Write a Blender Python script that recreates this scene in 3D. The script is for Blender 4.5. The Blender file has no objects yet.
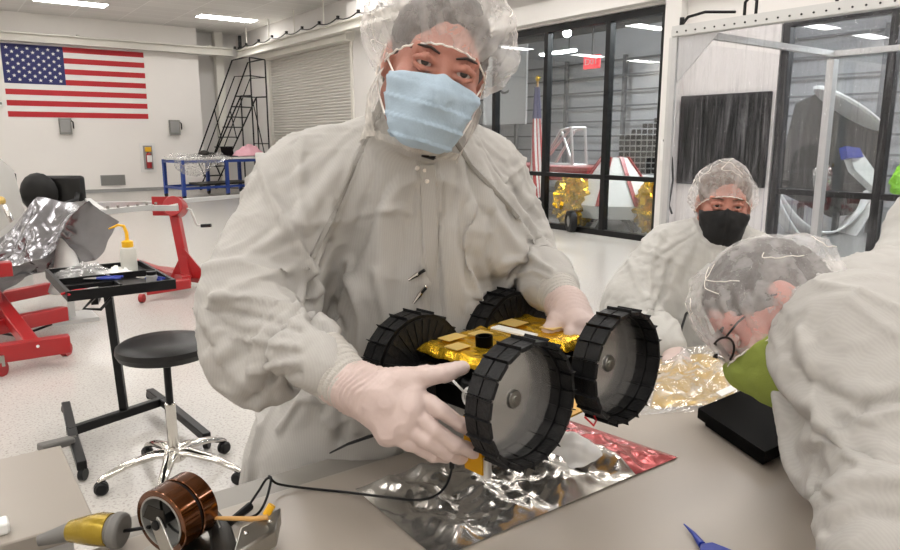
import bpy, math, random
import numpy as np
from mathutils import Vector, Matrix, noise
random.seed(4)
PI = math.pi
C = bpy.context.scene.collection
SC = bpy.context.scene
V = Vector

# ------------------------------------------------------------------ camera, world, exposure
FPX = 700.0
PITCH, YAW, CAMH = math.radians(10.9), math.radians(36.6), 1.5
cam = bpy.data.cameras.new('camera')
cam.sensor_width = 36.0
cam.lens = FPX * 36.0 / 900.0
cam.clip_start = 0.05
cam.clip_end = 100
co = bpy.data.objects.new('camera', cam)
C.objects.link(co)
co.location = (0, 0, CAMH)
co.rotation_euler = (PI / 2 - PITCH, 0, -YAW)
SC.camera = co
SC.view_settings.view_transform = 'Standard'
SC.view_settings.look = 'None'
SC.view_settings.gamma = 1.0
SC.view_settings.exposure = 0.0
SC.cycles.max_bounces = 10
SC.cycles.transparent_max_bounces = 24
SC.cycles.use_denoising = True
world = bpy.data.worlds.new('world')
SC.world = world
world.use_nodes = True
world.node_tree.nodes['Background'].inputs[0].default_value = (0.8, 0.85, 0.9, 1)
world.node_tree.nodes['Background'].inputs[1].default_value = 0.05
LAMP = 19.0          # ceiling troffer strength
LAMP_NEXT = 300.0      # lamps of the room behind the glass

# camera axes in the world, used only to read distances off the photograph
CR = V((math.cos(YAW), -math.sin(YAW), 0))
CF = V((math.sin(YAW) * math.cos(PITCH), math.cos(YAW) * math.cos(PITCH), -math.sin(PITCH)))
CU = CR.cross(CF)


def A(px, py, d):
    """world point seen at pixel px, py at depth d metres"""
    return V((0, 0, CAMH)) + CR * ((px - 450) / FPX * d) + CU * ((275 - py) / FPX * d) + CF * d


def Az(px, py, z):
    r = CR * ((px - 450) / FPX) + CU * ((275 - py) / FPX) + CF
    t = (z - CAMH) / r.z
    return V((0, 0, CAMH)) + r * t


def dirc(r, u, b):
    """direction from camera axes: right, up, toward the viewer"""
    return (CR * r + CU * u - CF * b).normalized()


# ------------------------------------------------------------------ materials
def lin(c):
    return tuple((x / 12.92 if x <= 0.04045 else ((x + 0.055) / 1.055) ** 2.4) for x in c)


def srgb(r, g, b):
    return lin((r / 255, g / 255, b / 255)) + (1,)


def mat(name, col, rough=0.6, metal=0.0, var=0.0, vscale=8, bump=0.0, bscale=40, spec=0.5, emit=0, trans=0, coat=0, stretch=(1, 1, 1), sss=0):
    m = bpy.data.materials.new(name)
    m.use_nodes = True
    nt = m.node_tree
    b = nt.nodes['Principled BSDF']
    b.inputs['Base Color'].default_value = col
    b.inputs['Roughness'].default_value = rough
    b.inputs['Metallic'].default_value = metal
    b.inputs['Specular IOR Level'].default_value = spec
    if coat: b.inputs['Coat Weight'].default_value = coat
    if sss:
        b.inputs['Subsurface Weight'].default_value = sss
        b.inputs['Subsurface Radius'].default_value = (1, .35, .2)
        b.inputs['Subsurface Scale'].default_value = 0.01
    if emit:
        b.inputs['Emission Color'].default_value = col
        b.inputs['Emission Strength'].default_value = emit
    if trans: b.inputs['Transmission Weight'].default_value = trans
    tc = nt.nodes.new('ShaderNodeTexCoord')
    mp = nt.nodes.new('ShaderNodeMapping')
    mp.inputs['Scale'].default_value = stretch
    nt.links.new(tc.outputs['Object'], mp.inputs['Vector'])
    n = nt.nodes.new('ShaderNodeTexNoise')
    n.inputs['Scale'].default_value = vscale
    n.inputs['Detail'].default_value = 5
    nt.links.new(mp.outputs[0], n.inputs['Vector'])
    mx = nt.nodes.new('ShaderNodeMix')
    mx.data_type = 'RGBA'
    v = max(var, 0.02)
    mx.inputs['A'].default_value = tuple(c * (1 - v) for c in col[:3]) + (1,)
    mx.inputs['B'].default_value = tuple(min(1, c * (1 + v)) for c in col[:3]) + (1,)
    nt.links.new(n.outputs['Fac'], mx.inputs['Factor'])
    if not emit: nt.links.new(mx.outputs['Result'], b.inputs['Base Color'])
    if bump:
        n2 = nt.nodes.new('ShaderNodeTexNoise')
        n2.inputs['Scale'].default_value = bscale
        n2.inputs['Detail'].default_value = 4
        nt.links.new(mp.outputs[0], n2.inputs['Vector'])
        bp = nt.nodes.new('ShaderNodeBump')
        bp.inputs['Strength'].default_value = bump
        bp.inputs['Distance'].default_value = 0.005
        nt.links.new(n2.outputs['Fac'], bp.inputs['Height'])
        nt.links.new(bp.outputs[0], b.inputs['Normal'])
    m['b'] = 1
    return m


def sheet(name, col, alpha, gloss=0.1, rough=0.1, trans=0.3, bump=0.0, bscale=20, tint=(1, 1, 1, 1), streak=0.0, stretch=(1, 1, 1), smin=.35, smax=.7):
    """thin see-through sheet: clear share alpha, the rest milky, plus a gloss"""
    m = bpy.data.materials.new(name)
    m.use_nodes = True
    nt = m.node_tree
    nt.nodes.clear()
    o = nt.nodes.new('ShaderNodeOutputMaterial')
    t = nt.nodes.new('ShaderNodeBsdfTransparent')
    t.inputs[0].default_value = tint
    d = nt.nodes.new('ShaderNodeBsdfDiffuse')
    d.inputs[0].default_value = col
    tl = nt.nodes.new('ShaderNodeBsdfTranslucent')
    tl.inputs[0].default_value = col
    dm = nt.nodes.new('ShaderNodeMixShader')
    dm.inputs[0].default_value = trans
    nt.links.new(d.outputs[0], dm.inputs[1])
    nt.links.new(tl.outputs[0], dm.inputs[2])
    m1 = nt.nodes.new('ShaderNodeMixShader')
    m1.inputs[0].default_value = 1 - alpha
    nt.links.new(t.outputs[0], m1.inputs[1])
    nt.links.new(dm.outputs[0], m1.inputs[2])
    g = nt.nodes.new('ShaderNodeBsdfGlossy')
    g.inputs['Roughness'].default_value = rough
    m2 = nt.nodes.new('ShaderNodeMixShader')
    m2.inputs[0].default_value = gloss
    nt.links.new(m1.outputs[0], m2.inputs[1])
    nt.links.new(g.outputs[0], m2.inputs[2])
    nt.links.new(m2.outputs[0], o.inputs[0])
    tc = nt.nodes.new('ShaderNodeTexCoord')
    mp = nt.nodes.new('ShaderNodeMapping')
    mp.inputs['Scale'].default_value = stretch
    nt.links.new(tc.outputs['Object'], mp.inputs['Vector'])
    n = nt.nodes.new('ShaderNodeTexNoise')
    n.inputs['Scale'].default_value = bscale
    n.inputs['Detail'].default_value = 4
    nt.links.new(mp.outputs[0], n.inputs['Vector'])
    if bump:
        bp = nt.nodes.new('ShaderNodeBump')
        bp.inputs['Strength'].default_value = bump
        bp.inputs['Distance'].default_value = 0.01
        nt.links.new(n.outputs['Fac'], bp.inputs['Height'])
        nt.links.new(bp.outputs[0], g.inputs['Normal'])
        nt.links.new(bp.outputs[0], d.inputs['Normal'])
    if streak:
        mr = nt.nodes.new('ShaderNodeMapRange')
        mr.inputs['From Min'].default_value = smin
        mr.inputs['From Max'].default_value = smax
        mr.inputs['To Min'].default_value = max(0, 1 - alpha - (streak if smin < .5 else 0))
        mr.inputs['To Max'].default_value = min(1, 1 - alpha + streak)
        nt.links.new(n.outputs['Fac'], mr.inputs[0])
        nt.links.new(mr.outputs[0], m1.inputs[0])
    return m


def fabric(name, col, stripe=0.05, scale=190):
    m = mat(name, col, rough=0.75, var=0.03, vscale=5, bump=0.15, bscale=60, spec=0.25)
    nt = m.node_tree
    b = nt.nodes['Principled BSDF']
    src = b.inputs['Base Color'].links[0].from_socket
    uv = nt.nodes.new('ShaderNodeTexCoord')
    w = nt.nodes.new('ShaderNodeTexWave')
    w.wave_type = 'BANDS'
    w.bands_direction = 'X'
    w.inputs['Scale'].default_value = scale * 0.22
    w.inputs['Distortion'].default_value = 0.15
    nt.links.new(uv.outputs['Object'], w.inputs['Vector'])
    mr = nt.nodes.new('ShaderNodeMapRange')
    mr.inputs['To Min'].default_value = 1 - stripe
    mr.inputs['To Max'].default_value = 1
    nt.links.new(w.outputs['Fac'], mr.inputs[0])
    mm = nt.nodes.new('ShaderNodeVectorMath')
    mm.operation = 'SCALE'
    nt.links.new(src, mm.inputs[0])
    nt.links.new(mr.outputs[0], mm.inputs['Scale'])
    nt.links.new(mm.outputs[0], b.inputs['Base Color'])
    return m


M = {}
M['wall'] = mat('wall_paint', srgb(238, 234, 229), 0.7, var=0.02, vscale=1.5, bump=.05)
M['wall_white'] = mat('wall_paint_cool', srgb(222, 219, 215), 0.6, var=0.02)
M['trim'] = mat('trim_grey', srgb(150, 150, 148), 0.5)
M['black'] = mat('black_plastic', srgb(12, 12, 13), 0.45, var=.1, spec=.3)
M['blackm'] = mat('black_frame_metal', srgb(10, 10, 11), 0.4, var=.1, spec=.3)
M['blackgloss'] = mat('black_gloss', srgb(3, 3, 3), 0.5, spec=.03)
M['vinyl'] = mat('black_vinyl', srgb(18, 17, 16), 0.42, bump=.1, bscale=120, spec=.35)
M['dark_metal'] = mat('dark_metal', srgb(52, 50, 46), 0.4, metal=.6)
M['chrome'] = mat('polished_aluminium', srgb(205, 202, 196), 0.13, metal=1.0, var=.05)
M['steel'] = mat('brushed_steel', srgb(170, 168, 162), 0.3, metal=1.0, var=.08, stretch=(1, 8, 1))
M['alu'] = mat('aluminium_extrusion', srgb(200, 200, 198), 0.4, metal=.6, var=.05)
M['red'] = mat('red_enamel', srgb(160, 22, 26), 0.35, var=.08, coat=.3)
M['redflag'] = mat('red_vinyl', srgb(186, 28, 38), 0.5)
M['blueflag'] = mat('navy_vinyl', srgb(32, 36, 98), 0.5)
M['white'] = mat('white_plastic', srgb(232, 231, 228), 0.4)
M['whitemet'] = mat('white_powder_coat', srgb(222, 219, 210), 0.4, var=.03)
M['bluemet'] = mat('blue_enamel', srgb(30, 62, 140), 0.4, var=.1)
M['grey'] = mat('grey_box_paint', srgb(135, 134, 130), 0.5, var=.06)
M['yellow'] = mat('yellow_plastic', srgb(232, 176, 20), 0.35)
M['blue'] = mat('blue_plastic', srgb(30, 52, 150), 0.35)
M['green'] = mat('green_mask_fabric', srgb(132, 144, 62), 0.8, var=.1, vscale=30, bump=.2, bscale=200)
M['skin'] = mat('skin', srgb(168, 112, 95), 0.5, var=.08, vscale=30, bump=.12, bscale=260, sss=.15)
M['skin_pink'] = mat('skin_flushed', srgb(178, 116, 104), 0.5, var=.08, vscale=30, bump=.1, bscale=260, sss=.15)
M['hair'] = mat('dark_brown_hair', srgb(48, 36, 30), 0.6, var=.4, vscale=60, bump=.8, bscale=150, stretch=(1, 1, .2))
M['hair_light'] = mat('brown_hair', srgb(84, 62, 46), 0.6, var=.4, vscale=60, bump=.8, bscale=150, stretch=(1, 1, .2))
M['eye'] = mat('eye_white', srgb(190, 176, 168), 0.15)
M['iris'] = mat('dark_iris', srgb(38, 24, 16), 0.1)
M['gown'] = fabric('white_gown_fabric', srgb(177, 174, 169), .05, 420)
M['gown2'] = fabric('white_gown_fabric_smooth', srgb(182, 180, 175), .02)
M['cuff'] = mat('knit_cuff', srgb(184, 180, 173), 0.9, var=.05, bump=.5, bscale=300)
M['glove'] = mat('latex_glove', srgb(196, 176, 169), 0.45, var=.05, vscale=20, bump=.25, bscale=70)
M['mask'] = mat('pale_blue_mask', srgb(168, 187, 202), 0.85, var=.05, vscale=40, bump=.15, bscale=300)
M['maskblack'] = mat('black_cloth_mask', srgb(14, 13, 14), 0.85, var=.1)
M['cap'] = sheet('cap_gauze', srgb(250, 246, 243), 0.74, gloss=.04, rough=.35, trans=.3, bump=.5, bscale=30, streak=.12)
M['net'] = sheet('beard_cover_gauze', srgb(225, 220, 212), 0.4, gloss=.05, rough=.4, trans=.35, bump=.4, bscale=50, streak=.2)
M['thread'] = mat('white_elastic', srgb(228, 222, 214), 0.7)
M['glass'] = sheet('window_glass', srgb(200, 205, 205), 0.99, gloss=.10, rough=.0, tint=(.86, .88, .88, 1))
M['vinylsheet'] = sheet('clear_vinyl', srgb(205, 205, 210), 0.985, gloss=.022, rough=.05, trans=.4, bump=.9, bscale=6, streak=.22, smin=.52, smax=.80, stretch=(1, 9, .35), tint=(.94, .94, .96, 1))  # milky streaks painted into the sheet stand in for its vertical highlights
M['bag'] = sheet('clear_bag', srgb(225, 224, 222), 0.68, gloss=.16, rough=.12, trans=.3, bump=.6, bscale=30, streak=.2)
M['gold'] = mat('gold_foil', srgb(232, 186, 48), 0.26, metal=.85, var=.15, vscale=20, bump=.5, bscale=60)
M['goldpale'] = mat('tan_film_tape', srgb(206, 176, 104), 0.4, metal=.3, var=.1)
M['goldplate'] = mat('gold_film_plate', srgb(214, 158, 22), 0.3, metal=.75, var=.15)
M['silver'] = mat('silver_foil', srgb(206, 202, 196), 0.22, metal=.9, var=.08, bump=.25, bscale=20)
M['silverwrap'] = mat('silver_static_film', srgb(140, 139, 142), 0.2, metal=.8, var=.1, bump=.25, bscale=9)
M['redfoil'] = mat('red_foil', srgb(176, 84, 84), 0.25, metal=.6, var=.3, bump=.3, bscale=25)
M['mirror'] = mat('mirror_disc', srgb(210, 208, 205), 0.2, metal=.8, var=.03)
M['carbon'] = mat('black_carbon', srgb(17, 17, 18), 0.5, var=.3, vscale=40, bump=.3, bscale=150, spec=.3)
M['bench'] = mat('bench_laminate', srgb(165, 156, 145), 0.3, var=.02, vscale=3, spec=.4)
M['bench2'] = mat('side_bench_laminate', srgb(148, 140, 130), 0.35, var=.02, vscale=3)
M['seam'] = mat('stitched_seam', srgb(152, 149, 143), 0.85, bump=.5, bscale=400)
M['benchedge'] = mat('bench_edge_grey', srgb(140, 136, 129), 0.4, var=.05)
M['amber'] = mat('amber_film_tape', srgb(98, 54, 20), 0.14, metal=.8, var=.2, vscale=25, coat=.5)
M['wood'] = mat('pale_wood_handle', srgb(196, 150, 84), 0.5, var=.1)
M['goldbag'] = mat('yellow_film_sheet', srgb(204, 168, 80), 0.25, metal=.3, var=.4, vscale=9, bump=.5, bscale=20)
M['pinkfoam'] = mat('pink_film', srgb(226, 170, 182), 0.6, var=.1)
M['toolgrey'] = mat('tool_grey', srgb(104, 102, 98), 0.5, var=.1)
M['door'] = mat('roller_slats', srgb(196, 193, 186), 0.45, var=.03)
M['lamp'] = mat('lamp_diffuser', (1.0, 0.972, 0.948, 1), 0.5, emit=LAMP)
M['lampn'] = mat('lamp_diffuser_next', (0.95, 0.98, 1.0, 1), 0.5, emit=LAMP_NEXT)
M['exit'] = mat('exit_red', srgb(230, 50, 60), 0.5, emit=1.2)
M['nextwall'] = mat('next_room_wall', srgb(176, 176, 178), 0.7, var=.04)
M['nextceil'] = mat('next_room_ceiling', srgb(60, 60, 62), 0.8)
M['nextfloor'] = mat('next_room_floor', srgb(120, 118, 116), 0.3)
M['screen'] = mat('dark_panel', srgb(16, 11, 13), 0.4, var=.3, vscale=2, spec=.15)
M['olive'] = mat('olive_gold_film', srgb(150, 126, 34), 0.25, metal=.5, var=.35, vscale=30, bump=.4, bscale=60)
M['hivis'] = mat('lime_fabric', srgb(150, 220, 40), 0.7)
M['rack'] = mat('rack_grey', srgb(92, 92, 96), 0.5)
M['liquid'] = sheet('bottle_plastic', srgb(226, 226, 218), 0.35, gloss=.12, rough=.15, trans=.5)


def floor_mat():
    m = mat('speckled_vinyl_floor', srgb(208, 204, 196), 0.22, spec=.5)
    nt = m.node_tree
    b = nt.nodes['Principled BSDF']
    tc = nt.nodes.new('ShaderNodeTexCoord')
    n = nt.nodes.new('ShaderNodeTexNoise')
    n.inputs['Scale'].default_value = 75
    n.inputs['Detail'].default_value = 3
    nt.links.new(tc.outputs['Object'], n.inputs['Vector'])
    cr = nt.nodes.new('ShaderNodeValToRGB')
    e = cr.color_ramp.elements
    e[0].position, e[0].color = 0.34, srgb(166, 161, 155)
    e[1].position, e[1].color = 0.46, srgb(192, 188, 182)
    x = cr.color_ramp.elements.new(0.62)
    x.color = srgb(197, 193, 187)
    x = cr.color_ramp.elements.new(0.7)
    x.color = srgb(178, 174, 168)
    nt.links.new(n.outputs['Fac'], cr.inputs[0])
    nt.links.new(cr.outputs[0], b.inputs['Base Color'])
    return m


def ceil_mat():
    m = mat('ceiling_tiles', srgb(205, 203, 198), 0.85)
    nt = m.node_tree
    b = nt.nodes['Principled BSDF']
    tc = nt.nodes.new('ShaderNodeTexCoord')
    br = nt.nodes.new('ShaderNodeTexBrick')
    br.offset = 0
    br.inputs['Scale'].default_value = 1
    br.inputs['Brick Width'].default_value = 1.22
    br.inputs['Row Height'].default_value = 0.61
    br.inputs['Mortar Size'].default_value = 0.012
    br.inputs['Color1'].default_value = srgb(232, 230, 226)
    br.inputs['Color2'].default_value = srgb(222, 220, 216)
    br.inputs['Mortar'].default_value = srgb(246, 245, 242)
    nt.links.new(tc.outputs['Object'], br.inputs['Vector'])
    nt.links.new(br.outputs['Color'], b.inputs['Base Color'])
    return m


M['floor'] = floor_mat()
M['ceil'] = ceil_mat()


# ------------------------------------------------------------------ mesh helpers
def ortho(d):
    d = d.normalized()
    u = d.cross(V((0, 0, 1)))
    if u.length < 1e-3: u = d.cross(V((1, 0, 0)))
    u.normalize()
    return u, d.cross(u).normalized()


class MB:
    def __init__(s): s.v, s.f = [], []

    def add(s, vs, fs):
        k = len(s.v)
        s.v += [tuple(x) for x in vs]
        s.f += [tuple(i + k for i in f) for f in fs]
        return s

    def box(s, c, size, ax=None):
        c = V(c)
        X, Y, Z = ax or (V((1, 0, 0)), V((0, 1, 0)), V((0, 0, 1)))
        a, b, d = (q / 2 for q in size)
        vs = [c + X * (i * a) + Y * (j * b) + Z * (k * d) for i in (-1, 1) for j in (-1, 1) for k in (-1, 1)]
        return s.add(vs, [(0, 1, 3, 2), (4, 6, 7, 5), (0, 4, 5, 1), (2, 3, 7, 6), (0, 2, 6, 4), (1, 5, 7, 3)])

    def bb(s, lo, hi):
        return s.box([(a + b) / 2 for a, b in zip(lo, hi)], [abs(b - a) for a, b in zip(lo, hi)])

    def bar(s, a, b, w, h=None, up=V((0, 0, 1))):
        a, b = V(a), V(b)
        h = h or w
        y = (b - a).normalized()
        x = y.cross(up)
        if x.length < 1e-4: x = y.cross(V((1, 0, 0)))
        x.normalize()
        return s.box((a + b) / 2, (w, (b - a).length, h), (x, y, x.cross(y)))

    def tube(s, pts, r, n=8, cap=True, closed=False, flat=1.0):
        pts = [V(p) for p in pts]
        N = len(pts)
        rs = r if isinstance(r, (list, tuple)) else [r] * N
        vs, fs = [], []
        u = None
        for i, p in enumerate(pts):
            if closed: d = pts[(i + 1) % N] - pts[i - 1]
            else: d = pts[min(i + 1, N - 1)] - pts[max(i - 1, 0)]
            d.normalize()
            if u is None: u, w = ortho(d)
            else:
                u = (u - d * u.dot(d))
                if u.length < 1e-5: u, w = ortho(d)
                u.normalize()
            w = d.cross(u)
            for k in range(n):
                t = 2 * PI * k / n
                vs.append(p + u * (math.cos(t) * rs[i]) + w * (math.sin(t) * rs[i] * flat))
        for i in range(N if closed else N - 1):
            j = (i + 1) % N
            for k in range(n):
                fs.append((i * n + k, i * n + (k + 1) % n, j * n + (k + 1) % n, j * n + k))
        if cap and not closed:
            fs.append(tuple(range(n))[::-1])
            fs.append(tuple((N - 1) * n + k for k in range(n)))
        return s.add(vs, fs)

    def cyl(s, a, b, r, r2=None, n=20):
        return s.tube([a, b], [r, r if r2 is None else r2], n)

    def lathe(s, prof, c, axis=V((0, 0, 1)), n=28, close=False):
        """prof: (radius, height along axis)"""
        c, axis = V(c), V(axis).normalized()
        u, w = ortho(axis)
        vs, fs = [], []
        for r, z in prof:
            for k in range(n):
                t = 2 * PI * k / n
                vs.append(c + axis * z + u * (r * math.cos(t)) + w * (r * math.sin(t)))
        P = len(prof)
        for i in range(P if close else P - 1):
            j = (i + 1) % P
            for k in range(n):
                fs.append((i * n + k, i * n + (k + 1) % n, j * n + (k + 1) % n, j * n + k))
        if not close:
            if prof[0][0] > 1e-4: fs.append(tuple(range(n))[::-1])
            if prof[-1][0] > 1e-4: fs.append(tuple((P - 1) * n + k for k in range(n)))
        return s.add(vs, fs)

    def prism(s, poly, off):
        off = V(off)
        n = len(poly)
        vs = [V(p) for p in poly] + [V(p) + off for p in poly]
        fs = [tuple(range(n))[::-1], tuple(range(n, 2 * n))] + [(i, (i + 1) % n, n + (i + 1) % n, n + i) for i in range(n)]
        return s.add(vs, fs)

    def grid(s, fn, nu, nv, cu=False, cv=False):
        vs = [fn(i / (nu if cu else nu - 1), j / (nv if cv else nv - 1)) for i in range(nu) for j in range(nv)]
        fs = []
        for i in range(nu if cu else nu - 1):
            for j in range(nv if cv else nv - 1):
                a, b = (i + 1) % nu, (j + 1) % nv
                fs.append((i * nv + j, a * nv + j, a * nv + b, i * nv + b))
        return s.add(vs, fs)

    def ell(s, c, r, ax=None, n=16, m=10):
        c = V(c)
        if not isinstance(r, (tuple, list)): r = (r, r, r)
        X, Y, Z = ax or (V((1, 0, 0)), V((0, 1, 0)), V((0, 0, 1)))
        def f(a, b):
            t, p = 2 * PI * a, PI * (b * 0.998 + 0.001)
            return c + X * (r[0] * math.sin(p) * math.cos(t)) + Y * (r[1] * math.sin(p) * math.sin(t)) + Z * (r[2] * math.cos(p))
        return s.grid(f, n, m, cu=True)

    def build(s, name, material, parent=None, bevel=0, smooth=True, sharp=35, thick=0):
        me = bpy.data.meshes.new(name)
        me.from_pydata(s.v, [], s.f)
        me.materials.append(material)
        o = bpy.data.objects.new(name, me)
        C.objects.link(o)
        if smooth:
            me.shade_smooth()
            me.set_sharp_from_angle(angle=math.radians(sharp))
        put(o, parent)
        if thick:
            md = o.modifiers.new('thick', 'SOLIDIFY')
            md.thickness = thick
            md.offset = 0
        if bevel:
            md = o.modifiers.new('bevel', 'BEVEL')
            md.width = bevel
            md.segments = 2
            md.limit_method = 'ANGLE'
        return o


def put(o, parent):
    if parent is not None:
        o.parent = parent
        w = V((0, 0, 0))
        q = parent
        while q is not None:
            w += q.location
            q = q.parent
        o.location = -w


def thing(name, label, cat, loc=(0, 0, 0), group=None):
    o = bpy.data.objects.new(name, None)
    C.objects.link(o)
    o.location = loc
    o.empty_display_size = 0.1
    return tag(o, label, cat, group)


def tag(o, label, cat, group=None):
    o['label'], o['category'] = label, cat
    if group: o['group'] = group
    return o


def struct(o):
    o['kind'] = 'structure'
    return o


def stuff(o):
    o['kind'] = 'stuff'
    return o


def copy_tree(o, parent=None, label=None):
    c = o.copy()
    C.objects.link(c)
    if parent is not None: c.parent = parent
    for ch in o.children: copy_tree(ch, c)
    if label: c['label'] = label
    return c


def text_mesh(name, txt, size, org, xdir, updir, material, parent=None, extrude=0.002):
    cu = bpy.data.curves.new(name, 'FONT')
    cu.body = txt
    cu.size = size
    cu.extrude = extrude
    cu.align_x = 'CENTER'
    cu.align_y = 'CENTER'
    t = bpy.data.objects.new('tmp', cu)
    C.objects.link(t)
    dg = bpy.context.evaluated_depsgraph_get()
    me = bpy.data.meshes.new_from_object(t.evaluated_get(dg))
    bpy.data.objects.remove(t)
    x, u = V(xdir).normalized(), V(updir).normalized()
    n = x.cross(u)
    mt = Matrix.Identity(4)
    for i in range(3): mt[i][0], mt[i][1], mt[i][2], mt[i][3] = x[i], u[i], n[i], org[i]
    me.transform(mt)
    me.materials.clear()
    me.materials.append(material)
    o = bpy.data.objects.new(name, me)
    C.objects.link(o)
    put(o, parent)
    return o


# ------------------------------------------------------------------ implicit surfaces (for bodies, clothes, hands)
class SDF:
    def __init__(s, xs, ys, zs):
        s.x, s.y, s.z = [np.asarray(a, dtype=np.float32) for a in (xs, ys, zs)]
        s.D = np.full((len(xs), len(ys), len(zs)), 1.0, np.float32)

    def blk(s, lo, hi):
        r = []
        for a, l, h in zip((s.x, s.y, s.z), lo, hi):
            i, j = np.searchsorted(a, l), np.searchsorted(a, h)
            r.append(slice(max(0, i - 1), min(len(a), j + 1)))
        return tuple(r)

    def pts(s, b):
        return s.x[b[0]][:, None, None], s.y[b[1]][None, :, None], s.z[b[2]][None, None, :]

    def comb(s, b, d, k, op):
        D = s.D[b]
        if op == 'sub': d, D2 = d, -D
        else: D2 = D
        if k > 0:
            h = np.clip(0.5 + 0.5 * (D2 - d) / k, 0, 1)
            r = D2 * (1 - h) + d * h - k * h * (1 - h)
        else: r = np.minimum(D2, d)
        if op == 'sub': r = -r
        s.D[b] = r

    def cone(s, a, bb_, r1, r2, k=0.02, op='add', flat=None):
        a, e = np.array(a, np.float32), np.array(bb_, np.float32)
        R = max(r1, r2)
        if flat is not None: R = R * max(1, 1 / flat[1])
        m = R + k + 0.03
        b = s.blk(np.minimum(a, e) - m, np.maximum(a, e) + m)
        X, Y, Z = s.pts(b)
        if X.size == 0 or Y.size == 0 or Z.size == 0: return s
        d = e - a
        L = float(d @ d) + 1e-12
        px, py, pz = X - a[0], Y - a[1], Z - a[2]
        t = np.clip((px * d[0] + py * d[1] + pz * d[2]) / L, 0, 1)
        qx, qy, qz = px - t * d[0], py - t * d[1], pz - t * d[2]
        sc = 1.0
        if flat is not None:
            n, f = flat
            n = np.array(n, np.float32)
            q = (qx * n[0] + qy * n[1] + qz * n[2]) * (f - 1)
            qx, qy, qz = qx + q * n[0], qy + q * n[1], qz + q * n[2]
        dist = (np.sqrt(qx * qx + qy * qy + qz * qz) - (r1 + (r2 - r1) * t))
        s.comb(b, dist if op == 'add' else dist, k, op)
        return s

    def ell(s, c, r, R=None, k=0.02, op='add'):
        c = np.array(c, np.float32)
        m = max(r) + k + 0.03
        b = s.blk(c - m, c + m)
        X, Y, Z = s.pts(b)
        if X.size == 0 or Y.size == 0 or Z.size == 0: return s
        px, py, pz = X - c[0], Y - c[1], Z - c[2]
        ax = R or (V((1, 0, 0)), V((0, 1, 0)), V((0, 0, 1)))
        k0 = 0
        k1 = 0
        for v, rr in zip(ax, r):
            q = px * v[0] + py * v[1] + pz * v[2]
            k0 = k0 + (q / rr) ** 2
            k1 = k1 + (q / (rr * rr)) ** 2
        k0, k1 = np.sqrt(k0), np.sqrt(k1) + 1e-6
        s.comb(b, k0 * (k0 - 1) / k1, k, op)
        return s

    def mesh(s, name, material, parent=None, disp=None, drop=None, smooth_it=0, whole=False):
        x, y, z, D = s.x, s.y, s.z, s.D
        S = D < 0
        nx, ny, nz = D.shape
        cnt = np.zeros((nx - 1, ny - 1, nz - 1), np.int8)
        for i in (0, 1):
            for j in (0, 1):
                for k in (0, 1):
                    cnt += S[i:nx - 1 + i, j:ny - 1 + j, k:nz - 1 + k]
        act = (cnt > 0) & (cnt < 8)
        I, J, K = np.nonzero(act)
        idx = np.full(act.shape, -1, np.int64)
        idx[I, J, K] = np.arange(len(I))
        P = np.zeros((len(I), 3))
        W = np.zeros(len(I))
        cor = [(0, 0, 0), (1, 0, 0), (0, 1, 0), (1, 1, 0), (0, 0, 1), (1, 0, 1), (0, 1, 1), (1, 1, 1)]
        for a in range(8):
            for b in range(a + 1, 8):
                if sum(abs(p - q) for p, q in zip(cor[a], cor[b])) != 1: continue
                ca, cb = cor[a], cor[b]
                da = D[I + ca[0], J + ca[1], K + ca[2]]
                db = D[I + cb[0], J + cb[1], K + cb[2]]
                m = (da < 0) != (db < 0)
                t = np.where(m, da / np.where(m, da - db, 1), 0)
                pa = np.stack([x[I + ca[0]], y[J + ca[1]], z[K + ca[2]]], 1)
                pb = np.stack([x[I + cb[0]], y[J + cb[1]], z[K + cb[2]]], 1)
                P += (pa + (pb - pa) * t[:, None]) * m[:, None]
                W += m
        P /= W[:, None]
        quads = []
        for ax in range(3):
            sl0 = [slice(None)] * 3
            sl1 = [slice(None)] * 3
            sl0[ax], sl1[ax] = slice(0, -1), slice(1, None)
            ch = S[tuple(sl0)] != S[tuple(sl1)]
            first = S[tuple(sl0)]
            o1, o2 = [q for q in range(3) if q != ax]
            sel = [slice(None)] * 3
            sel[o1], sel[o2] = slice(1, -1), slice(1, -1)
            off = [0, 0, 0]
            off[o1], off[o2] = 1, 1
            g = np.array(np.nonzero(ch[tuple(sel)])).T + np.array(off)
            if not len(g): continue
            inside = first[g[:, 0], g[:, 1], g[:, 2]]
            c = []
            for da, db in ((0, 0), (-1, 0), (-1, -1), (0, -1)):
                h = g.copy()
                h[:, o1] += da
                h[:, o2] += db
                c.append(idx[h[:, 0], h[:, 1], h[:, 2]])
            q = np.stack(c, 1)
            flip = inside if ax != 1 else ~inside
            q[~flip] = q[~flip][:, ::-1]
            quads.append(q)
        Q = np.concatenate(quads)
        if whole:      # keep the one connected body, drop stray bubbles
            lab = np.arange(len(P))
            while True:
                m = lab[Q].min(1)
                new = lab.copy()
                for a in range(4): np.minimum.at(new, Q[:, a], m)
                new = new[new]
                if (new == lab).all(): break
                lab = new
            big = np.bincount(lab).argmax()
            Q = Q[lab[Q[:, 0]] == big]
            mp = np.full(len(P), -1)
            used = np.nonzero(lab == big)[0]
            mp[used] = np.arange(len(used))
            P, Q = P[used], mp[Q]
        # gentle relaxation
        for _ in range(smooth_it):
            acc = np.zeros_like(P)
            n = np.zeros(len(P))
            for a in range(4):
                b = (a + 1) % 4
                np.add.at(acc, Q[:, a], P[Q[:, b]])
                np.add.at(acc, Q[:, b], P[Q[:, a]])
                np.add.at(n, Q[:, a], 1)
                np.add.at(n, Q[:, b], 1)
            P = P * 0.4 + 0.6 * acc / np.maximum(n, 1)[:, None]
        # normals
        e1, e2 = P[Q[:, 2]] - P[Q[:, 0]], P[Q[:, 3]] - P[Q[:, 1]]
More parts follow.
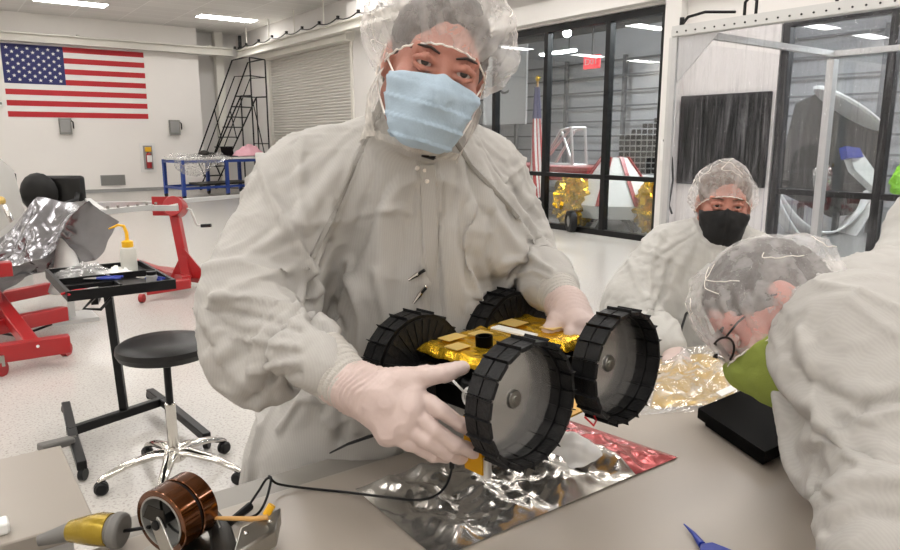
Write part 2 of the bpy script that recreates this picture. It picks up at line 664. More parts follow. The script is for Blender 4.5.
        fn = np.cross(e1, e2)
        N = np.zeros_like(P)
        for a in range(4): np.add.at(N, Q[:, a], fn)
        N /= np.linalg.norm(N, axis=1)[:, None] + 1e-12
        if disp is not None: P = P + N * disp(P, N)[:, None]
        if drop is not None:
            bad = drop(P)
            Q = Q[~bad[Q].any(1)]
            used = np.unique(Q)
            mp = np.full(len(P), -1)
            mp[used] = np.arange(len(used))
            P, Q = P[used], mp[Q]
        me = bpy.data.meshes.new(name)
        me.vertices.add(len(P))
        me.vertices.foreach_set('co', P.astype(np.float32).ravel())
        me.loops.add(len(Q) * 4)
        me.loops.foreach_set('vertex_index', Q.astype(np.int32).ravel())
        me.polygons.add(len(Q))
        me.polygons.foreach_set('loop_start', np.arange(0, len(Q) * 4, 4, dtype=np.int32))
        me.update(calc_edges=True)
        me.validate()
        me.shade_smooth()
        me.materials.append(material)
        o = bpy.data.objects.new(name, me)
        C.objects.link(o)
        put(o, parent)
        return o


def axis_grid(lo, hi, coarse, fines=()):
    """non-uniform coordinates: coarse step, finer inside the given (lo, hi, step) spans"""
    a, x = [], lo
    while x < hi:
        a.append(x)
        st = coarse
        for l, h, f in fines:
            if l - coarse < x < h: st = min(st, f)
        x += st
    return a


def bgrid(pts, pad, step, fines=()):
    lo = [min(p[i] for p in pts) - pad for i in range(3)]
    hi = [max(p[i] for p in pts) + pad for i in range(3)]
    return SDF(*[axis_grid(lo[i], hi[i], step, [(c[i] - r, c[i] + r, st) for c, r, st in fines]) for i in range(3)])


def vn(P, scale, seed=0.0):
    """vectorised smooth value noise in -1..1"""
    Q = P * np.array(scale) + seed * 17.31
    i = np.floor(Q).astype(np.int64)
    f = Q - i
    f = f * f * f * (f * (f * 6 - 15) + 10)
    def h(a, b, c):
        n = (a * 374761393 + b * 668265263 + c * 2147483647 + 1013904223) & 0x7fffffff
        n = (n ^ (n >> 13)) * 1274126177 & 0x7fffffff
        n = (n ^ (n >> 16)) & 0xffff
        return n / 32767.5 - 1
    r = 0
    for a in (0, 1):
        for b in (0, 1):
            for c in (0, 1):
                w = (f[:, 0] if a else 1 - f[:, 0]) * (f[:, 1] if b else 1 - f[:, 1]) * (f[:, 2] if c else 1 - f[:, 2])
                r = r + w * h(i[:, 0] + a, i[:, 1] + b, i[:, 2] + c)
    return r


def ridged(P, scale, seed=0):
    return 1 - np.minimum(1, np.abs(vn(P, scale, seed)) * 2.2)


def segdist(P, a, b):
    a, b = np.array(a), np.array(b)
    d = b - a
    t = np.clip(((P - a) @ d) / (d @ d), 0, 1)
    return np.linalg.norm(P - (a + t[:, None] * d), axis=1), t


def crease(P, pts, w):
    r = np.full(len(P), 9.0)
    for a, b in zip(pts[:-1], pts[1:]): r = np.minimum(r, segdist(P, a, b)[0])
    return np.exp(-(r / w) ** 2)


def frame_np(axes):
    return np.array([list(a) for a in axes])


def crinkle(arms, folds, amp=1.0, seed=0):
    def f(P, N):
        w = vn(P, (4, 4, 4), seed + 9)[:, None] * .10
        Q = P + w * np.array([1, .8, .6])
        out = ridged(Q, (7, 7, 3.5), seed) ** 3 * .006 + ridged(Q, (15, 15, 8), seed + 1) ** 3 * .0028
        for a, b, r in arms:
            d, t = segdist(P, a, b)
            ww = np.clip(1.8 - d / r, 0, 1)
            calm = np.where(d < r * 1.3, np.clip((1 - t) * 4 + (0 if r < .09 or len(arms) < 2 else 1), .25, 1), 1)
            ax = np.array(b - a)
            ax = ax / np.linalg.norm(ax)
            s = P @ ax
            Q2 = P * 4 + ax * (s * 7)[:, None] + w * 8
            out = out * (1 - ww) + ww * calm * (ridged(Q2, 1.3, seed + 3) ** 3 * .006 + ridged(Q2, 2.9, seed + 4) ** 3 * .0025)
        out = out * amp
        for pts, wd, am in folds: out = out + crease(P, pts, wd) * am
        return out
    return f


def cloth_disp(arms, folds=(), amp=1.0, vert=(7, 7, 1.6), seed=0):
    """arms: list of (a, b, radius) bones whose sleeves bunch across the bone; the rest hangs"""
    def f(P, N):
        w = vn(P, (3, 3, 3), seed + 9)[:, None] * 0.12
        Q = P + w * np.array([1, .7, .4])
        hang = ridged(Q, vert, seed) * .014 + ridged(Q, [v * 1.9 for v in vert], seed + 1) ** 2 * .006
        aw = np.zeros(len(P))
        arm = np.zeros(len(P))
        for a, b, r in arms:
            d, t = segdist(P, a, b)
            ww = np.clip(1.6 - d / r, 0, 1)
            ax = np.array(b - a)
            ax = ax / np.linalg.norm(ax)
            s = P @ ax
            Q2 = P * 3.2 + ax * (s * 5.0)[:, None] + w * 6
            near = np.clip(np.maximum(t - .45, .25 - t) * 2.2 + .35, 0.2, 1)
            v = (ridged(Q2, 1.6, seed + 3) * .012 + ridged(Q2, 3.3, seed + 4) ** 2 * .006) * near + ridged(P + w, (5, 5, 3), seed + 6) * .005
            arm = np.where(ww > aw, v, arm)
            aw = np.maximum(aw, ww)
        out = hang * (1 - aw) + arm * aw
        out = out * amp + vn(P, 28, seed + 5) * .0012
        for pts, wd, am in folds: out = out + crease(P, pts, wd) * am
        return out
    return f


# crumple for foils: folded planes
def crumpler(seed, n=9, f0=6, f1=26, dirs3=False):
    rr = random.Random(seed)
    W = []
    for i in range(n):
        f = f0 * (f1 / f0) ** (i / (n - 1))
        a = rr.uniform(0, PI)
        z = rr.uniform(-1, 1) if dirs3 else 0
        W.append((math.cos(a) * f, math.sin(a) * f, z * f, rr.uniform(0, 9), 1.0 / f, rr.uniform(-.8, .8), rr.uniform(-.8, .8)))
    def g(x, y, z=0.0):
        t = 0
        for a, b, c, p, am, e1, e2 in W:
            q = a * x + b * y + c * z + p + 1.3 * math.sin(3.1 * x * e1 * f0 + 2.3 * y + p) + 1.1 * math.sin(2.7 * y * e2 * f0 + p)
            q = q / 2 % 1
            t += (abs(q - .5) * 4 - 1) * am
        return t
    return g


def drape(o, collider, pins, frames=30, grow=.07, quality=6, mass=.25, bend=.08, grav=1.0, press=0.0, disp=None, lines=()):
    """settle a garment over its wearer: the cloth is cut a little too large, so it folds; the result is kept as a plain mesh"""
    bpy.context.view_layer.update()
    vg = o.vertex_groups.new(name='pin')
    P = np.zeros(len(o.data.vertices) * 3, np.float32)
    o.data.vertices.foreach_get('co', P)
    P = P.reshape(-1, 3) + np.array(o.matrix_world.translation)
    w = np.zeros(len(P))
    for a, b, r in pins:
        d = segdist(P, a, b)[0]
        w = np.maximum(w, np.clip((r - d) / .02 + .5, 0, 1))
    for k_ in range(1, 6):
        s = [int(i) for i in np.nonzero((w > (k_ - 1) / 5) & (w <= k_ / 5))[0]]
        if s: vg.add(s, k_ / 5, 'REPLACE')
    cm = collider.modifiers.new('col', 'COLLISION')
    collider.collision.thickness_outer = .003
    collider.collision.cloth_friction = 12
    md = o.modifiers.new('cloth', 'CLOTH')
    st = md.settings
    st.quality = quality
    st.mass = mass
    st.tension_stiffness = st.compression_stiffness = 30
    st.shear_stiffness = 6
    st.bending_stiffness = bend
    st.tension_damping = st.compression_damping = 8
    st.air_damping = 2
    st.vertex_group_mass = 'pin'
    st.shrink_min = st.shrink_max = -grow
    st.effector_weights.gravity = grav
    if press:
        st.use_pressure = True
        st.uniform_pressure_force = press
    md.collision_settings.distance_min = .003
    md.collision_settings.collision_quality = 3
    md.point_cache.frame_start, md.point_cache.frame_end = 1, frames
    for f in range(1, frames + 1): SC.frame_set(f)
    dg = bpy.context.evaluated_depsgraph_get()
    me = bpy.data.meshes.new_from_object(o.evaluated_get(dg))
    o.modifiers.remove(md)
    collider.modifiers.remove(cm)
    old = o.data
    nm = old.name
    o.data = me
    bpy.data.meshes.remove(old)
    me.name = nm
    if o.vertex_groups: o.vertex_groups.clear()
    sb = o.modifiers.new('smooth', 'SUBSURF')
    sb.levels = sb.render_levels = 1
    bpy.context.view_layer.update()
    dg = bpy.context.evaluated_depsgraph_get()
    me2 = bpy.data.meshes.new_from_object(o.evaluated_get(dg))
    o.modifiers.remove(sb)
    o.data = me2
    bpy.data.meshes.remove(me)
    me2.name = nm
    if disp:
        n = len(me2.vertices)
        P = np.zeros(n * 3, np.float32)
        N = np.zeros(n * 3, np.float32)
        me2.vertices.foreach_get('co', P)
        me2.vertices.foreach_get('normal', N)
        P, N = P.reshape(-1, 3).astype(float), N.reshape(-1, 3).astype(float)
        off = np.array(o.matrix_world.translation)
        out = disp(P + off, N)
        bpy.context.view_layer.update()
        for px, wd, am in lines:
            pts = []
            for i in range(len(px) - 1):
                for j in range(5):
                    t = j / 5
                    pts.append((px[i][0] * (1 - t) + px[i + 1][0] * t, px[i][1] * (1 - t) + px[i + 1][1] * t))
            pts.append(px[-1])
            hits = []
            for q in pts:
                ok, loc, nn, _ = o.ray_cast(V((0, 0, CAMH)) - o.matrix_world.translation, (A(q[0], q[1], 1) - V((0, 0, CAMH))).normalized())
                if ok: hits.append(loc + V(off))
            if len(hits) > 1: out = out + crease(P + off, hits, wd) * am
        P = P + N * out[:, None]
        me2.vertices.foreach_set('co', P.astype(np.float32).ravel())
        me2.update()
    me2.shade_smooth()
    SC.frame_set(1)
    bpy.data.objects.remove(collider)

FR, GROW = 40, .17


def seam(o, px, half, par, name='seam', lift=.0026, n=6):
    """a stitched band laid on a garment along a line"""
    bpy.context.view_layer.update()
    cam_ = V((0, 0, CAMH))
    rows = []
    for i in range(len(px) - 1):
        for j in range(n if i < len(px) - 2 else n + 1):
            t = j / n
            q = (px[i][0] * (1 - t) + px[i + 1][0] * t, px[i][1] * (1 - t) + px[i + 1][1] * t)
            ok, loc, nn, _ = o.ray_cast(cam_ - o.matrix_world.translation, (A(q[0], q[1], 1) - cam_).normalized())
            if ok: rows.append((loc + o.matrix_world.translation, nn.copy()))
    for _ in range(2):
        rows = [rows[0]] + [((rows[i - 1][0] + rows[i][0] * 2 + rows[i + 1][0]) / 4, (rows[i - 1][1] + rows[i][1] + rows[i + 1][1]).normalized()) for i in range(1, len(rows) - 1)] + [rows[-1]]
    vs, fs = [], []
    for i, (p, nn) in enumerate(rows):
        d = (rows[min(i + 1, len(rows) - 1)][0] - rows[max(i - 1, 0)][0]).normalized()
        s = d.cross(nn).normalized()
        for k, (w, h) in enumerate(((-1, -.002), (-.8, lift), (0, lift * 1.3), (.8, lift), (1, -.002))): vs.append(p + s * (w * half) + nn * h)
        if i:
            for k in range(4): fs.append(((i - 1) * 5 + k, (i - 1) * 5 + k + 1, i * 5 + k + 1, i * 5 + k))
    return MB().add(vs, fs).build(name, M['seam'] if half < .006 else o.data.materials[0], par)

# ================================================================== THE ROOM
X1, Y1, ZC = 8.6, 22.5, 4.84
XL, YB = -9.0, -6.0
struct(MB().bb((XL, YB, -.1), (X1, Y1 + 1.2, 0)).build('floor', M['floor'], smooth=False))
struct(MB().bb((XL, YB, ZC), (X1, Y1 + 1.2, ZC + .1)).build('ceiling', M['ceil'], smooth=False))
struct(MB().bb((XL - .15, YB, 0), (XL, Y1 + 1.2, ZC)).build('wall_left', M['wall'], smooth=False))
struct(MB().bb((XL, YB - .15, 0), (X1, YB, ZC)).build('wall_front', M['wall'], smooth=False))
struct(MB().bb((XL, Y1, 0), (7.1, Y1 + .2, ZC)).build('wall_back', M['wall'], smooth=False))
struct(MB().bb((7.1, Y1 + .75, 0), (X1, Y1 + .95, ZC)).build('wall_back_recess', M['wall_white'], smooth=False))
struct(MB().bb((6.9, Y1 + .2, 0), (7.1, Y1 + .95, ZC)).build('wall_back_return', M['wall_white'], smooth=False))
# right wall with openings: roller door y 15.55..20.7, windows y 6.45..10.6, second bank y -.5..4.8
W2 = X1 + .2
wr = MB()
wr.bb((X1, 20.75, 0), (W2, Y1 + .95, ZC))
wr.bb((X1, 15.5, 3.85), (W2, 20.75, ZC))
wr.bb((X1, 11.6, 0), (W2, 15.5, ZC))
wr.bb((X1, 4.78, 3.38), (W2, 11.6, ZC))
wr.bb((X1, 4.78, 0), (W2, 6.42, 3.38))
wr.bb((X1, -1.4, 2.95), (W2, 4.78, ZC))
wr.bb((X1, YB, 0), (W2, -1.4, ZC))
struct(wr.build('wall_right', M['wall_white'], smooth=False))
struct(MB().bb((XL, Y1 - .02, 0), (7.1, Y1, .1)).build('baseboard_back', M['trim'], smooth=False))
struct(MB().bb((X1 - .02, 11.6, 0), (X1, 15.4, .1)).build('baseboard_right', M['trim'], smooth=False))
# bulkhead over the windows
struct(MB().bb((X1 - .16, 4.9, 3.42), (X1, 11.6, 3.72)).build('trim_1', M['wall_white'], smooth=False))
struct(MB().bb((X1 - .32, 4.9, 4.25), (X1, 15.2, 4.62)).build('trim_2', M['wall_white'], smooth=False))


def window(n, y0, y1, z1, mull, rail, frame=.09):
    w = thing('window_%d' % n, 'x', 'window', (X1 + .05, (y0 + y1) / 2, 0))
    for k in ('label', 'category'): del w[k]
    w['kind'] = 'structure'
    m = MB()
    x0, x1 = X1 - .02, X1 + .1
    m.bb((x0, y0, 0), (x1, y1, .09)).bb((x0, y0, z1 - .1), (x1, y1, z1))
    for y in (y0 + frame / 2, y1 - frame / 2) + tuple(mull): m.bb((x0 + .004, y - frame / 2, 0), (x1 - .004, y + frame / 2, z1))
    m.bb((x0 + .008, y0, rail - .035), (x1 - .008, y1, rail + .035))
    m.build('window_frame', M['blackm'], w, smooth=False)
    ys = sorted([y0] + list(mull) + [y1])
    for a, b in zip(ys[:-1], ys[1:]):
        MB().bb((X1 + .045, a, .05), (X1 + .051, b, z1 - .05)).build('pane', M['glass'], w, smooth=False)
    return w


window(1, 6.45, 11.5, 3.36, (7.52, 8.86, 10.2), .925)
window(2, -1.3, 4.75, 2.95, (3.5, 2.2, .9), .87)

# roller door
dr = thing('door_1', 'x', 'door', (X1, 18.1, 0))
for k in ('label', 'category'): del dr[k]
dr['kind'] = 'structure'
m = MB()
for i in range(50):
    z = i * .077
    def sl(a, b, z=z):
        return V((X1 + .07 - .022 * math.sin(PI * b), 15.6 + a * 5.05, z + b * .077))
    m.grid(sl, 2, 6)
m.build('roller_curtain', M['door'], dr, smooth=False)
MB().bb((X1 - .03, 15.5, 0), (X1 + .12, 15.62, 3.85)).bb((X1 - .03, 20.63, 0), (X1 + .12, 20.75, 3.85)).build('guide_rail', M['whitemet'], dr, smooth=False)
MB().bb((X1 - .25, 15.4, 3.84), (X1 + .05, 20.85, 4.2)).build('roller_housing', M['whitemet'], dr, smooth=False)
MB().bb((X1 + .1, 15.4, 0), (X1 + .2, 20.8, 3.9)).build('backing', M['whitemet'], dr, smooth=False)

# ceiling lamps, in their grid
k = 0
names = {}
for iy, y in enumerate((20.15, 14.1, 11.0, 7.7, 4.6, 1.6, -1.4, -4.4)):
    for ix, x in enumerate((-8.0, -4.6, -.6, 3.36, 7.23)):
        if ix == 0 and iy % 2: continue
        lab = 'white recessed ceiling light panel in the tiled ceiling'
        if iy == 0 and ix == 3: lab = 'ceiling light panel above the flag, cut by the top of the photo'
        elif iy == 0 and ix == 4: lab = 'ceiling light panel above the black rolling ladder'
        t = thing('ceiling_light', lab, 'ceiling light', (x, y, ZC), 'recessed ceiling light panels')
        l = .78
        MB().bb((x - l - .03, y - .3, ZC - .015), (x + l + .03, y + .3, ZC - .004)).build('frame', M['white'], t, smooth=False)
        MB().bb((x - l, y - .26, ZC - .022), (x + l, y + .26, ZC - .0155)).build('diffuser', M['lamp'], t, smooth=False)

# ------------------------------------------------------------------ flag on the wall
fx0, fx1, fz1, fz0 = 1.96, 5.52, 4.02, 2.12
yf = Y1 - .008
fl = thing('flag', 'large red, white and blue stars and stripes flag on the back wall', 'flag', (3.7, Y1, fz0))
sh = (fz1 - fz0) / 13
m = MB()
for i in range(6): m.bb((fx0, yf - .001, fz0 + sh * (2 * i + 1)), (fx1, Y1 - .003, fz0 + sh * (2 * i + 2)))
m.build('white_stripes', M['white'], fl, smooth=False)
m = MB()
for i in range(7): m.bb((fx0, yf, fz0 + sh * 2 * i), (fx1, Y1 - .003, fz0 + sh * (2 * i + 1)))
m.build('red_stripes', M['redflag'], fl, smooth=False)
cx1 = fx0 + (fx1 - fx0) * .41
cz0 = fz0 + sh * 6
MB().bb((fx0, yf - .006, cz0), (cx1, yf - .0015, fz1)).build('canton', M['blueflag'], fl, smooth=False)
m = MB()
for r in range(9):
    for c in range(11):
        if (r + c) % 2 == 0:
            sx = fx0 + (cx1 - fx0) * (c + 1) / 12
            sz = cz0 + (fz1 - cz0) * (r + 1) / 10
            poly = []
            for q in range(10):
                rad = .052 if q % 2 == 0 else .021
                a = PI / 2 + q * PI / 5
                poly.append((sx + rad * math.cos(a), yf - .012, sz + rad * math.sin(a)))
            m.prism(poly, (0, .006, 0))
m.build('stars', M['white'], fl, smooth=False)

# ------------------------------------------------------------------ things on the back wall
for (x, lab) in ((3.29, 'grey electrical switch box with side lever, below the flag'), (6.24, 'grey electrical switch box with side lever, right of the flag')):
    t = thing('switch_box', lab, 'switch box', (x, Y1, 1.6))
    MB().bb((x - .15, Y1 - .13, 1.66), (x + .15, Y1, 2.1)).build('body', M['grey'], t, bevel=.01)
    MB().bb((x - .13, Y1 - .145, 1.72), (x + .11, Y1 - .13, 2.06)).build('cover', M['trim'], t, bevel=.005)
    MB().tube([(x + .15, Y1 - .07, 2.04), (x + .19, Y1 - .12, 2.0), (x + .19, Y1 - .13, 1.82)], .018).build('lever', M['black'], t)
t = thing('fire_extinguisher_cabinet', 'white wall cabinet holding a red and yellow extinguisher', 'fire extinguisher cabinet', (5.4, Y1, .6))
MB().bb((5.2, Y1 - .03, .56), (5.64, Y1, 1.42)).build('surround', M['white'], t, bevel=.006)
MB().bb((5.29, Y1 - .034, .64), (5.55, Y1 - .03, 1.34)).build('recess', M['trim'], t, smooth=False)
MB().lathe([(.001, 0), (.07, 0), (.075, .02), (.075, .38), (.05, .44), (.02, .46)], (5.42, Y1 - .1, .68)).build('cylinder', M['red'], t)
MB().bb((5.35, Y1 - .185, .86), (5.49, Y1 - .17, 1.06)).build('instruction_label', M['white'], t, smooth=False)
MB().bb((5.33, Y1 - .14, 1.16), (5.5, Y1 - .06, 1.3)).build('valve', M['yellow'], t, bevel=.01)
t = tag(MB().bb((4.07, Y1 - .025, .2), (4.73, Y1, .5)).build('air_vent', M['trim'], smooth=False), 'grey louvred air vent low on the back wall', 'vent')
m = MB()
for i in range(9): m.bb((4.09, Y1 - .035, .215 + i * .031), (4.71, Y1 - .022, .232 + i * .031))
m.build('louvres', M['grey'], t, smooth=False)
t = tag(MB().bb((1.74, Y1 - .05, 2.36), (1.87, Y1, 2.52)).build('thermostat', M['white'], bevel=.006), 'small white wall box left of the flag', 'thermostat')
MB().bb((1.765, Y1 - .056, 2.43), (1.845, Y1 - .05, 2.49)).build('display', M['grey'], t, smooth=False)

# ------------------------------------------------------------------ overhead crane beams
t = thing('crane_runway', 'white overhead crane beam running in front of the flag wall', 'crane beam', (0, Y1 - .3, 4.0))
m = MB()
m.bb((XL, Y1 - .36, 4.06), (8.1, Y1 - .08, 4.09)).bb((XL, Y1 - .24, 4.06), (8.1, Y1 - .20, 4.28)).bb((XL, Y1 - .36, 4.26), (8.1, Y1 - .08, 4.3))
m.build('beam', M['whitemet'], t, smooth=False)
m = MB()
for x in (-7, -3.5, 0, 3.8, 7.4): m.bb((x - .03, Y1 - .3, 4.3), (x + .03, Y1 - .002, 4.34))
m.build('wall_bracket', M['whitemet'], t, smooth=False)
t = thing('crane_rail', 'white overhead rail with cable hangers above the roller door', 'crane rail', (8.2, 16, 4.1))
MB().bb((8.1, 3.0, 3.98), (8.3, Y1 - .5, 4.02)).bb((8.18, 3.0, 3.98), (8.22, Y1 - .5, 4.2)).bb((8.1, 3.0, 4.18), (8.3, Y1 - .5, 4.22)).build('beam', M['whitemet'], t, smooth=False)
for y in (21.3, 19.6, 17.9, 16.2, 14.5, 12.8): MB().bar((8.2, y, 4.22), (8.2, y, 4.84), .03).build('hanger', M['whitemet'], t, smooth=False)
pts = []
for i in range(60):
    y = 21.9 - i * .16
    pts.append((8.02, y, 4.26 - .07 * abs(math.sin(i * PI / 6))))
MB().tube(pts, .014, 6).build('festoon_cable', M['blackm'], t)
m = MB()
for i in range(0, 60, 6): m.box((8.05, 21.9 - i * .16, 4.28), (.06, .05, .08))
m.build('cable_clip', M['blackm'], t, smooth=False)
t = tag(MB().lathe([(.001, 0), (.07, .01), (.08, .06), (.05, .1), (.05, .42), (.001, .43)], (8.2, 21.85, 4.221)).build('warning_beacon', M['black']), 'black cylinder beacon on top of the crane beam corner', 'beacon')

# column beside the roller door, in the corner
struct(MB().bb((7.75, Y1 + .3, 0), (8.0, Y1 + .55, ZC)).bb((7.68, Y1 + .2, 4.1), (8.07, Y1 + .7, 4.16)).build('column_1', M['whitemet'], smooth=False))

# ------------------------------------------------------------------ rolling ladder
t = thing('rolling_ladder', 'tall black rolling warehouse ladder with handrails by the roller door', 'ladder', (7.5, 21.2, 0))
def LP(s, w, z): return V((6.72 + s * .83, 21.45 - s * .42 + w, z))
side = V((.29, .154, 0))
def lad(s, w, z):
    return V((7.0, 22.05, 0)) + V((.91, -1.73, 0)) * s + side * w + V((0, 0, z))
m = MB()
for w in (-1, 1):
    m.tube([lad(0, w, .05), lad(.93, w, 2.75)], .022, 6)
m.build('side_rail', M['blackm'], t)
for i in range(10):
    s = .03 + i * .1
    z = .14 + i * .29
    m = MB()
    a = V((.91, -1.73, 0)).normalized()
    m.box(lad(s * .93, 0, z), (.22, .62, .03), (a, side.normalized(), V((0, 0, 1))))
    m.build('step', M['blackm'], t, smooth=False)
for w in (-1, 1):
    m = MB()
    m.tube([lad(-.02, w, .95), lad(.8, w, 3.75), lad(1.0, w, 3.8), lad(1.13, w, 3.8), lad(1.13, w, .08)], .022, 6)
    m.tube([lad(.07, w, .75), lad(.83, w, 3.3), lad(1.13, w, 3.3)], .016, 6)
    m.tube([lad(-.02, w, .95), lad(.12, w, .42)], .02, 6)
    m.tube([lad(.4, w, 2.4), lad(.5, w, 1.55)], .016, 6)
    m.tube([lad(.93, w, 2.75), lad(1.13, w, 2.75)], .022, 6)
    m.build('handrail', M['blackm'], t)
m = MB()
m.tube([lad(1.13, -1, 3.8), lad(1.13, 1, 3.8)], .02, 6).tube([lad(1.13, -1, 3.3), lad(1.13, 1, 3.3)], .016, 6)
m.tube([lad(1.13, -1, 1.4), lad(1.13, 1, 1.4)], .016, 6).tube([lad(1.13, -1, 2.75), lad(1.13, 1, .3)], .016, 6)
m.tube([lad(0, -1, .1), lad(1.13, -1, .1)], .02, 6).tube([lad(0, 1, .1), lad(1.13, 1, .1)], .02, 6)
m.tube([lad(.93, -1, 2.75), lad(.93, -1, .1)], .02, 6).tube([lad(.93, 1, 2.75), lad(.93, 1, .1)], .02, 6)
m.build('support_frame', M['blackm'], t)
for s in (.02, 1.1):
    for w in (-1, 1):
        p = lad(s, w, .06)
        MB().cyl(p - side.normalized() * .02, p + side.normalized() * .02, .06).build('caster', M['black'], t)

# ------------------------------------------------------------------ blue steel table by the back wall
t = thing('work_table', 'blue steel framed rolling table covered with film near the back wall', 'table', (6.3, 19.2, 0))
def BT(a, b, z): return V((5.15, 19.75, 0)) + V((2.3, .69, 0)) * a + V((.1, -1.3, 0)) * b + V((0, 0, z))
ex, ey = V((2.3, .69, 0)).normalized(), V((.1, -1.3, 0)).normalized()
MB().box(BT(.5, .5, 1.02), (2.45, 1.35, .05), (ex, -ey, V((0, 0, 1)))).build('tabletop', M['white'], t, bevel=.01)
for a in (0, .55, 1):
    for b in (0, 1):
        MB().bar(BT(a, b, .09), BT(a, b, 1.0), .08, .08, ex).build('leg', M['bluemet'], t, smooth=False)
        p = BT(a, b, .06)
        MB().cyl(p - ex * .02, p + ex * .02, .06).build('caster', M['black'], t)
m = MB()
for b in (0, 1): m.bar(BT(0, b, .28), BT(1, b, .28), .06).bar(BT(0, b, .95), BT(1, b, .95), .06)
for a in (0, 1): m.bar(BT(a, 0, .28), BT(a, 1, .28), .06).bar(BT(a, 0, .95), BT(a, 1, .95), .06)
m.build('frame_rail', M['bluemet'], t, smooth=False)
MB().box(BT(.6, .5, .34), (1.6, 1.0, .05), (ex, -ey, V((0, 0, 1)))).build('lower_shelf', M['dark_metal'], t, smooth=False)
cr = crumpler(5, 8, 3, 14)
m = MB()
def film(a, b):
    x, y = -.1 + a * .72, .5 + b * .6
    z = 1.06 + .05 * cr(a * 1.2, b) + (.09 if a > .1 else 0) * (1 - b)
    if b > .72: z = 1.05 - (b - .72) * 1.5 * (.6 + .5 * math.sin(a * 5)) + .04 * cr(a, b)
    return BT(x, y, max(z, 1.055 if y < 1.03 else .4))
m.grid(film, 40, 30)
tag(m.build('plastic_film', M['bag'], sharp=60), 'clear crumpled film sheet draped over the blue table edge', 'plastic film')
p = BT(.42, .7, 1.05)
t = tag(MB().ell(p + V((-.15, 0, .09)), (.16, .12, .1)).ell(p + V((.05, 0, .07)), (.1, .1, .07)).build('wrapped_part', M['dark_metal']), 'small dark lump of hardware under the film on the blue table', 'hardware')
t = thing('laptop', 'open black laptop on the blue table', 'laptop', BT(.74, .5, 1.045))
b0 = BT(.74, .5, 1.058)
MB().box(b0, (.4, .28, .02), (ex, -ey, V((0, 0, 1)))).build('base', M['black'], t, bevel=.004)
MB().box(b0 - ey * .17 + V((0, 0, .12)), (.4, .02, .27), (ex, (-ey + V((0, 0, -.4))).normalized(), (V((0, 0, 1)) - ey * .4).normalized())).build('screen', M['screen'], t, bevel=.004)
m = MB()
cr = crumpler(8, 8, 4, 20)
c0 = BT(.98, .6, 1.05)
m.grid(lambda a, b: c0 + V(((a - .5) * .9, (b - .5) * .8, .02 + .3 * math.sin(PI * a) * math.sin(PI * b) * (1 + .4 * cr(a, b)))), 24, 24)
tag(m.build('pink_film', M['pinkfoam'], sharp=50, thick=.004), 'crumpled pink antistatic film heap on the blue table', 'plastic film')

# ------------------------------------------------------------------ office chair near the flag wall
t = thing('office_chair', 'black high-back office chair with armrests near the flag wall', 'office chair', (1.35, 9.6, 0))
cc = V((1.1, 9.75, 0))
fx, fy = CR.copy(), V((-CR.y, CR.x, 0))
def ch(a, b, z): return cc + fx * a + fy * b + V((0, 0, z))
MB().lathe([(.001, 0), (.28, .01), (.3, .05), (.27, .09), (.001, .1)], ch(0, 0, .5)).build('seat', M['vinyl'], t)
m = MB()
m.grid(lambda a, b: ch(-.3 + .62 * a, .25 + .05 * math.cos(a * PI) ** 2, .66 + b * .5) , 8, 8)
MB().box(ch(.14, .27, .87), (.5, .09, .40), (fx, fy, V((0, 0, 1)))).build('backrest', M['vinyl'], t, bevel=.04)
MB().ell(ch(-.13, .17, .86), (.24, .08, .25), (fx, fy, V((0, 0, 1)))).build('headrest_cushion', M['vinyl'], t)
for s in (-1, 1): MB().tube([ch(.33 * s, .2, .85), ch(.36 * s, .1, .78), ch(.36 * s, -.15, .76), ch(.3 * s, -.12, .56)], .03).build('armrest', M['black'], t)
MB().cyl(ch(0, 0, .12), ch(0, 0, .5), .035).build('gas_lift', M['blackm'], t)
m = MB()
for i in range(5):
    a = i * 2 * PI / 5
    m.bar(ch(0, 0, .12), ch(.32 * math.cos(a), .32 * math.sin(a), .09), .05, .035)
m.build('star_base', M['blackm'], t, bevel=.005)
for i in range(5):
    a = i * 2 * PI / 5
    p = ch(.32 * math.cos(a), .32 * math.sin(a), .04)
    MB().cyl(p - fx * .02, p + fx * .02, .04).build('caster', M['black'], t)
t = tag(MB().box(A(12, 186, 10.5) - V((0, 0, .2)), (.1, .5, .8)).build('chair_panel', M['vinyl'], bevel=.02), 'black upright cushion panel left of the office chair', 'panel')
struct_p = A(12, 186, 10.5)
MB().bar((struct_p.x, struct_p.y, 0), (struct_p.x, struct_p.y, struct_p.z - .5), .06).build('stand', M['blackm'], t)
MB().box((struct_p.x, struct_p.y, .02), (.4, .5, .04)).build('foot', M['blackm'], t)

